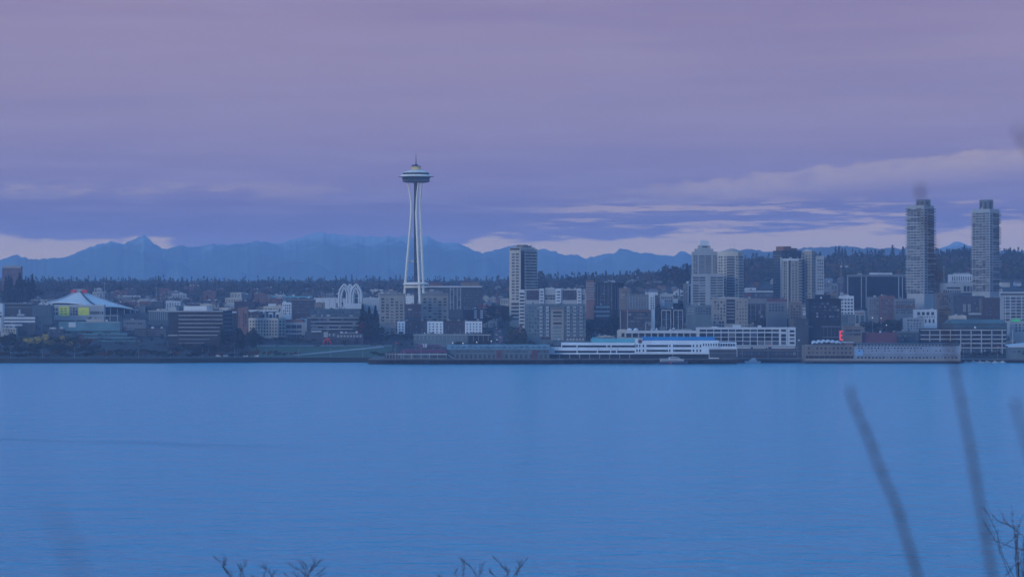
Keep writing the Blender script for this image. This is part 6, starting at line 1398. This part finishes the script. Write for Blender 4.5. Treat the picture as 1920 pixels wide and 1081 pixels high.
row(14, 1225, 1300, (560, 580), (600, 615), ['round'], ['dark', 'green', 'olive'], 'dark_tree', 'dark leafy tree between the black office and the stepped tower', 'trees around the black framed office', (1.1, 1.6))
row(12, 1284, 1340, (585, 600), (618, 626), ['round'], ['dark', 'green', 'bare'], 'dark_tree', 'dark tree above the loft building below the white tower', 'dark trees above the loft', (1.1, 1.6))
row(14, 1400, 1515, (588, 604), (620, 630), ['round'], ['dark', 'bare', 'rust', 'green'], 'dark_tree', 'dark tree above the right part of the white loft building', 'trees above the right loft', (1.1, 1.6))
row(10, 1005, 1100, (530, 540), (556, 562), ['round', 'cone'], ['dark', 'green', 'bare'], 'hill_tree', 'dark tree rising behind the mid-rise roofs in the centre', 'trees behind the mid-rise roofs', (1.0, 1.4))
tree_px(1014, 508, 560, 'column', 'bare', 'poplar_tree', 'tall bare poplar touching the condominium tower', None, 1.3)
tree_px(1098, 510, 545, 'cone', 'dark', 'conifer_tree', 'large dark conifer above the orange brown flats', None, 1.5); tree_px(1076, 514, 548, 'round', 'dark', 'round_tree', 'large round dark tree left of the big conifer', None, 1.4)
tree_px(1274, 492, 560, 'round', 'bare', 'bare_tree', 'tall bare tree left of the stepped glass tower', None, .9); tree_px(1288, 494, 560, 'cone', 'dark', 'conifer_tree', 'tall dark conifer touching the stepped glass tower', None, 1.1); tree_px(1258, 497, 556, 'round', 'dark', 'round_tree', 'big dark tree on the slope left of the stepped tower', None, 1.1)
row(20, 1600, 1730, (592, 612), (622, 640), ['round'], ['dark', 'green', 'olive', 'bare'], 'street_tree', 'dark street tree behind the maroon shed and hotel', 'street trees behind the hotel', (1.1, 1.6))
row(14, 1740, 1900, (590, 602), (614, 620), ['round'], ['dark', 'green', 'bare'], 'street_tree', 'dark street tree behind the garage roof', 'street trees behind the garage', (1.1, 1.6))
row(14, 1800, 1925, (656, 662), (668, 671), ['round'], ['dark', 'green', 'olive'], 'shore_shrub', 'dark shrub on the shore in front of the framed garage', 'shrubs in front of the garage', (1.6, 2.2))
row(10, 1380, 1510, (648, 655), (664, 668), ['round'], ['dark', 'green'], 'shore_shrub', 'dark shrub along the shore below the loft building', 'shrubs below the loft', (1.6, 2.2))

row(34, -5, 485, (654, 662), (669, 672), ['round'], ['dark', 'green', 'dark', 'bare', 'rust'], 'shore_shrub', 'low dark shrub along the left shore wall', 'shrubs along the left shore wall', (1.6, 2.3))

# ------------------------------------------------------------------ near stems (out of focus) and bare tree tops on the bank
M['stem'] = mat('reddish_stem_bark', (.10, .068, .085), .9, .3, 30.0); M['twig'] = mat('grey_twig_bark', (.085, .068, .085), .95, .3, 4.0)
def stem(label, D, path, r0, r1, buds=True):
    pts = [at(px, py, D) for px, py in path]
    d = (pts[0] - pts[1]).normalized(); base = pts[0].copy(); zb = bank_z(D)
    root = Vector((base.x + d.x / max(-d.z, .2) * (base.z - zb) * .6, D, zb - .05))
    mid = (root + base) / 2 + Vector((.05, 0, 0))
    allp = [root, mid] + pts; n = len(allp)
    t = thing('plant_stem', label, 'stem', root)
    loc = [p - root for p in allp]
    MB().tube(loc, [r0 + (r1 - r0) * i / (n - 1) for i in range(n)], 7).build('stalk', M['stem'], t, smooth=True)
    r = random.Random(int(D * 100)); bs = min(1.0, r0 / .008)
    for i in range(3, n):
        for q in range(2):
            f = r.random(); p = loc[i - 1].lerp(loc[i], f); s_ = 1 if (i + q) % 2 else -1
            MB().tube([p, p + Vector((s_ * .006, -.002, .008)) * bs, p + Vector((s_ * .008, -.003, .022)) * bs], [.003 * bs, .0035 * bs, .0008 * bs], 5).build('bud', M['stem'], t)
    e = loc[-1]; MB().tube([e, e + Vector((0, 0, .012)) * bs, e + Vector((-.002, 0, .03)) * bs], [r1, r1 * 1.6, .001 * bs], 6).build('tip_bud', M['stem'], t)
stem('left of the two long blurred stems, leaning over the water', 7.5, [(1722, 1085), (1700, 1010), (1678, 940), (1650, 880), (1628, 820), (1608, 775), (1595, 742)], .0066, .0040)
stem('tallest blurred stem, crossing the left twin tower', 7.2, [(1862, 1085), (1846, 990), (1828, 890), (1812, 800), (1797, 730), (1785, 670), (1772, 600), (1757, 520), (1743, 450), (1731, 395), (1725, 362)], .0066, .0018)
stem('blurred stem at the right edge beside the water', 6.8, [(1990, 1085), (1965, 980), (1938, 880), (1918, 810), (1904, 762)], .005, .003)
stem('blurred stem whose tip shows at the right edge above the clouds', 6.0, [(2075, 1085), (2055, 800), (2020, 560), (1980, 400), (1942, 300), (1908, 256)], .006, .0018)
stem('faint blurred thin stem in the lower left corner', 3.0, [(146, 1085), (132, 1030), (112, 985), (95, 962)], .0019, .0012)
def bare_tree(label, D, lines, fork, r_px=1.1, seed=1):
    """bare tree on the bank; lines are its visible top branches, tip first"""
    r = random.Random(seed); fx, fy = fork; F0 = at(fx, fy, D); zb = bank_z(D); root = Vector((F0.x, D, zb))
    t = thing('bare_tree', label, 'tree', root); k = D / F
    MB().tube([Vector((0, 0, -.3)), Vector((.3, .1, (F0.z - zb) * .5)), F0 - root], [.16, .11, .05], 8).build('trunk', M['twig'], t)
    for ln in lines:
        dy = r.uniform(-.5, .5); P = [at(x, y, D) - root + Vector((0, dy, 0)) for x, y in ln]
        P.append(P[-1].lerp(F0 - root, .55) + Vector((0, -dy * .4, 0))); P.append(F0 - root)
        n = len(P); rad = [k * (.28 + r_px * .6 * i / (n - 1)) for i in range(n)]
        # crooked, knuckled line
        Q = []; RR = []
        for i in range(n - 1):
            for f in (0, .34, .67):
                j = Vector((r.uniform(-1, 1), r.uniform(-1, 1), r.uniform(-1, 1))) * (k * 1.3 if f else 0)
                Q.append(P[i].lerp(P[i + 1], f) + j); RR.append(rad[i] * (1 - f) + rad[i + 1] * f)
        Q.append(P[-1]); RR.append(rad[-1])
        br = MB().tube(Q, RR, 5).build('branch', M['twig'], t)
        for q in range(2, min(len(Q) - 1, 9)):
            for rep in range(3):
                d = (Q[q - 1] - Q[q]).normalized(); s_ = r.choice((-1, 1)); L = k * r.uniform(4, 14)
                side = Vector((s_ * .75, r.uniform(-.4, .4), .35)); e1 = Q[q] + (d * .5 + side * .6) * L * .55; e2 = e1 + (d * .7 + side * .25 + Vector((0, 0, .35))) * L * .5
                MB().tube([Q[q], e1, e2], [k * .30, k * .26, k * .20], 4).build('twig', M['twig'], br)
bare_tree('bare tree top at the bottom edge, left of the middle', 90, [[(402, 1039), (415, 1052), (430, 1071), (440, 1083)], [(425, 1041), (424, 1052), (419, 1060)], [(464, 1046), (460, 1060), (453, 1070), (452, 1085)], [(443, 1058), (449, 1068), (453, 1074)], [(490, 1062), (500, 1068), (511, 1083)], [(496, 1056), (500, 1066)], [(523, 1063), (513, 1074)], [(470, 1078), (478, 1086)]], (475, 1140), seed=3)
bare_tree('dense twiggy tree top at the bottom edge beside the first one', 86, [[(533, 1052), (548, 1063), (560, 1068), (572, 1078)], [(553, 1048), (565, 1056), (571, 1068)], [(587, 1043), (590, 1055), (582, 1066), (577, 1080)], [(606, 1046), (595, 1055), (588, 1062), (580, 1074)], [(613, 1062), (602, 1072), (590, 1080)], [(575, 1052), (576, 1066)], [(545, 1072), (558, 1078), (566, 1085)], [(528, 1071), (540, 1080)], [(608, 1074), (597, 1082)]], (578, 1135), seed=5)
bare_tree('bare tree top at the bottom edge right of the middle', 88, [[(860, 1042), (872, 1052), (885, 1063), (897, 1083)], [(865, 1047), (871, 1060), (868, 1078)], [(907, 1051), (902, 1065), (898, 1078)], [(922, 1042), (935, 1055), (948, 1070), (955, 1083)], [(990, 1044), (978, 1057), (972, 1066), (967, 1083)], [(971, 1050), (974, 1062)], [(822, 1073), (827, 1084)], [(858, 1063), (852, 1077)], [(915, 1065), (922, 1075), (932, 1084)], [(950, 1058), (953, 1070)]], (920, 1150), seed=7)
bare_tree('larger bare tree rising at the lower right corner', 80, [[(1843, 948), (1855, 965), (1870, 1000), (1880, 1040), (1903, 1085)], [(1838, 970), (1850, 990), (1866, 1015), (1876, 1045), (1893, 1085)], [(1872, 950), (1885, 975), (1900, 990), (1921, 1006)], [(1899, 945), (1902, 980), (1908, 1020), (1912, 1085)], [(1919, 958), (1906, 988), (1906, 1010)], [(1858, 1010), (1888, 1022), (1922, 1032)], [(1868, 1032), (1892, 1016), (1906, 1000)], [(1926, 1050), (1904, 1062), (1890, 1080)], [(1851, 958), (1868, 975), (1896, 985)], [(1930, 985), (1916, 1020), (1912, 1050)]], (1915, 1160), seed=9)

# ------------------------------------------------------------------ haze: the evening air over the bay and the city
def make_haze():
    m = bpy.data.materials.new('evening_air'); m.use_nodes = True
    t = m.node_tree; t.nodes.clear()
    o = t.nodes.new('ShaderNodeOutputMaterial'); pv = t.nodes.new('ShaderNodeVolumePrincipled')
    pv.inputs['Color'].default_value = (*HAZE_COL, 1); pv.inputs['Density'].default_value = HAZE_D
    pv.inputs['Anisotropy'].default_value = 0.0
    t.links.new(pv.outputs[0], o.inputs['Volume'])
    mb = MB(); mb.box(-9500, 9500, -2500, 20600, -8, 470)
    mb.build('haze', m, label='pale blue evening haze over the bay and the city', kind='stuff')
make_haze()
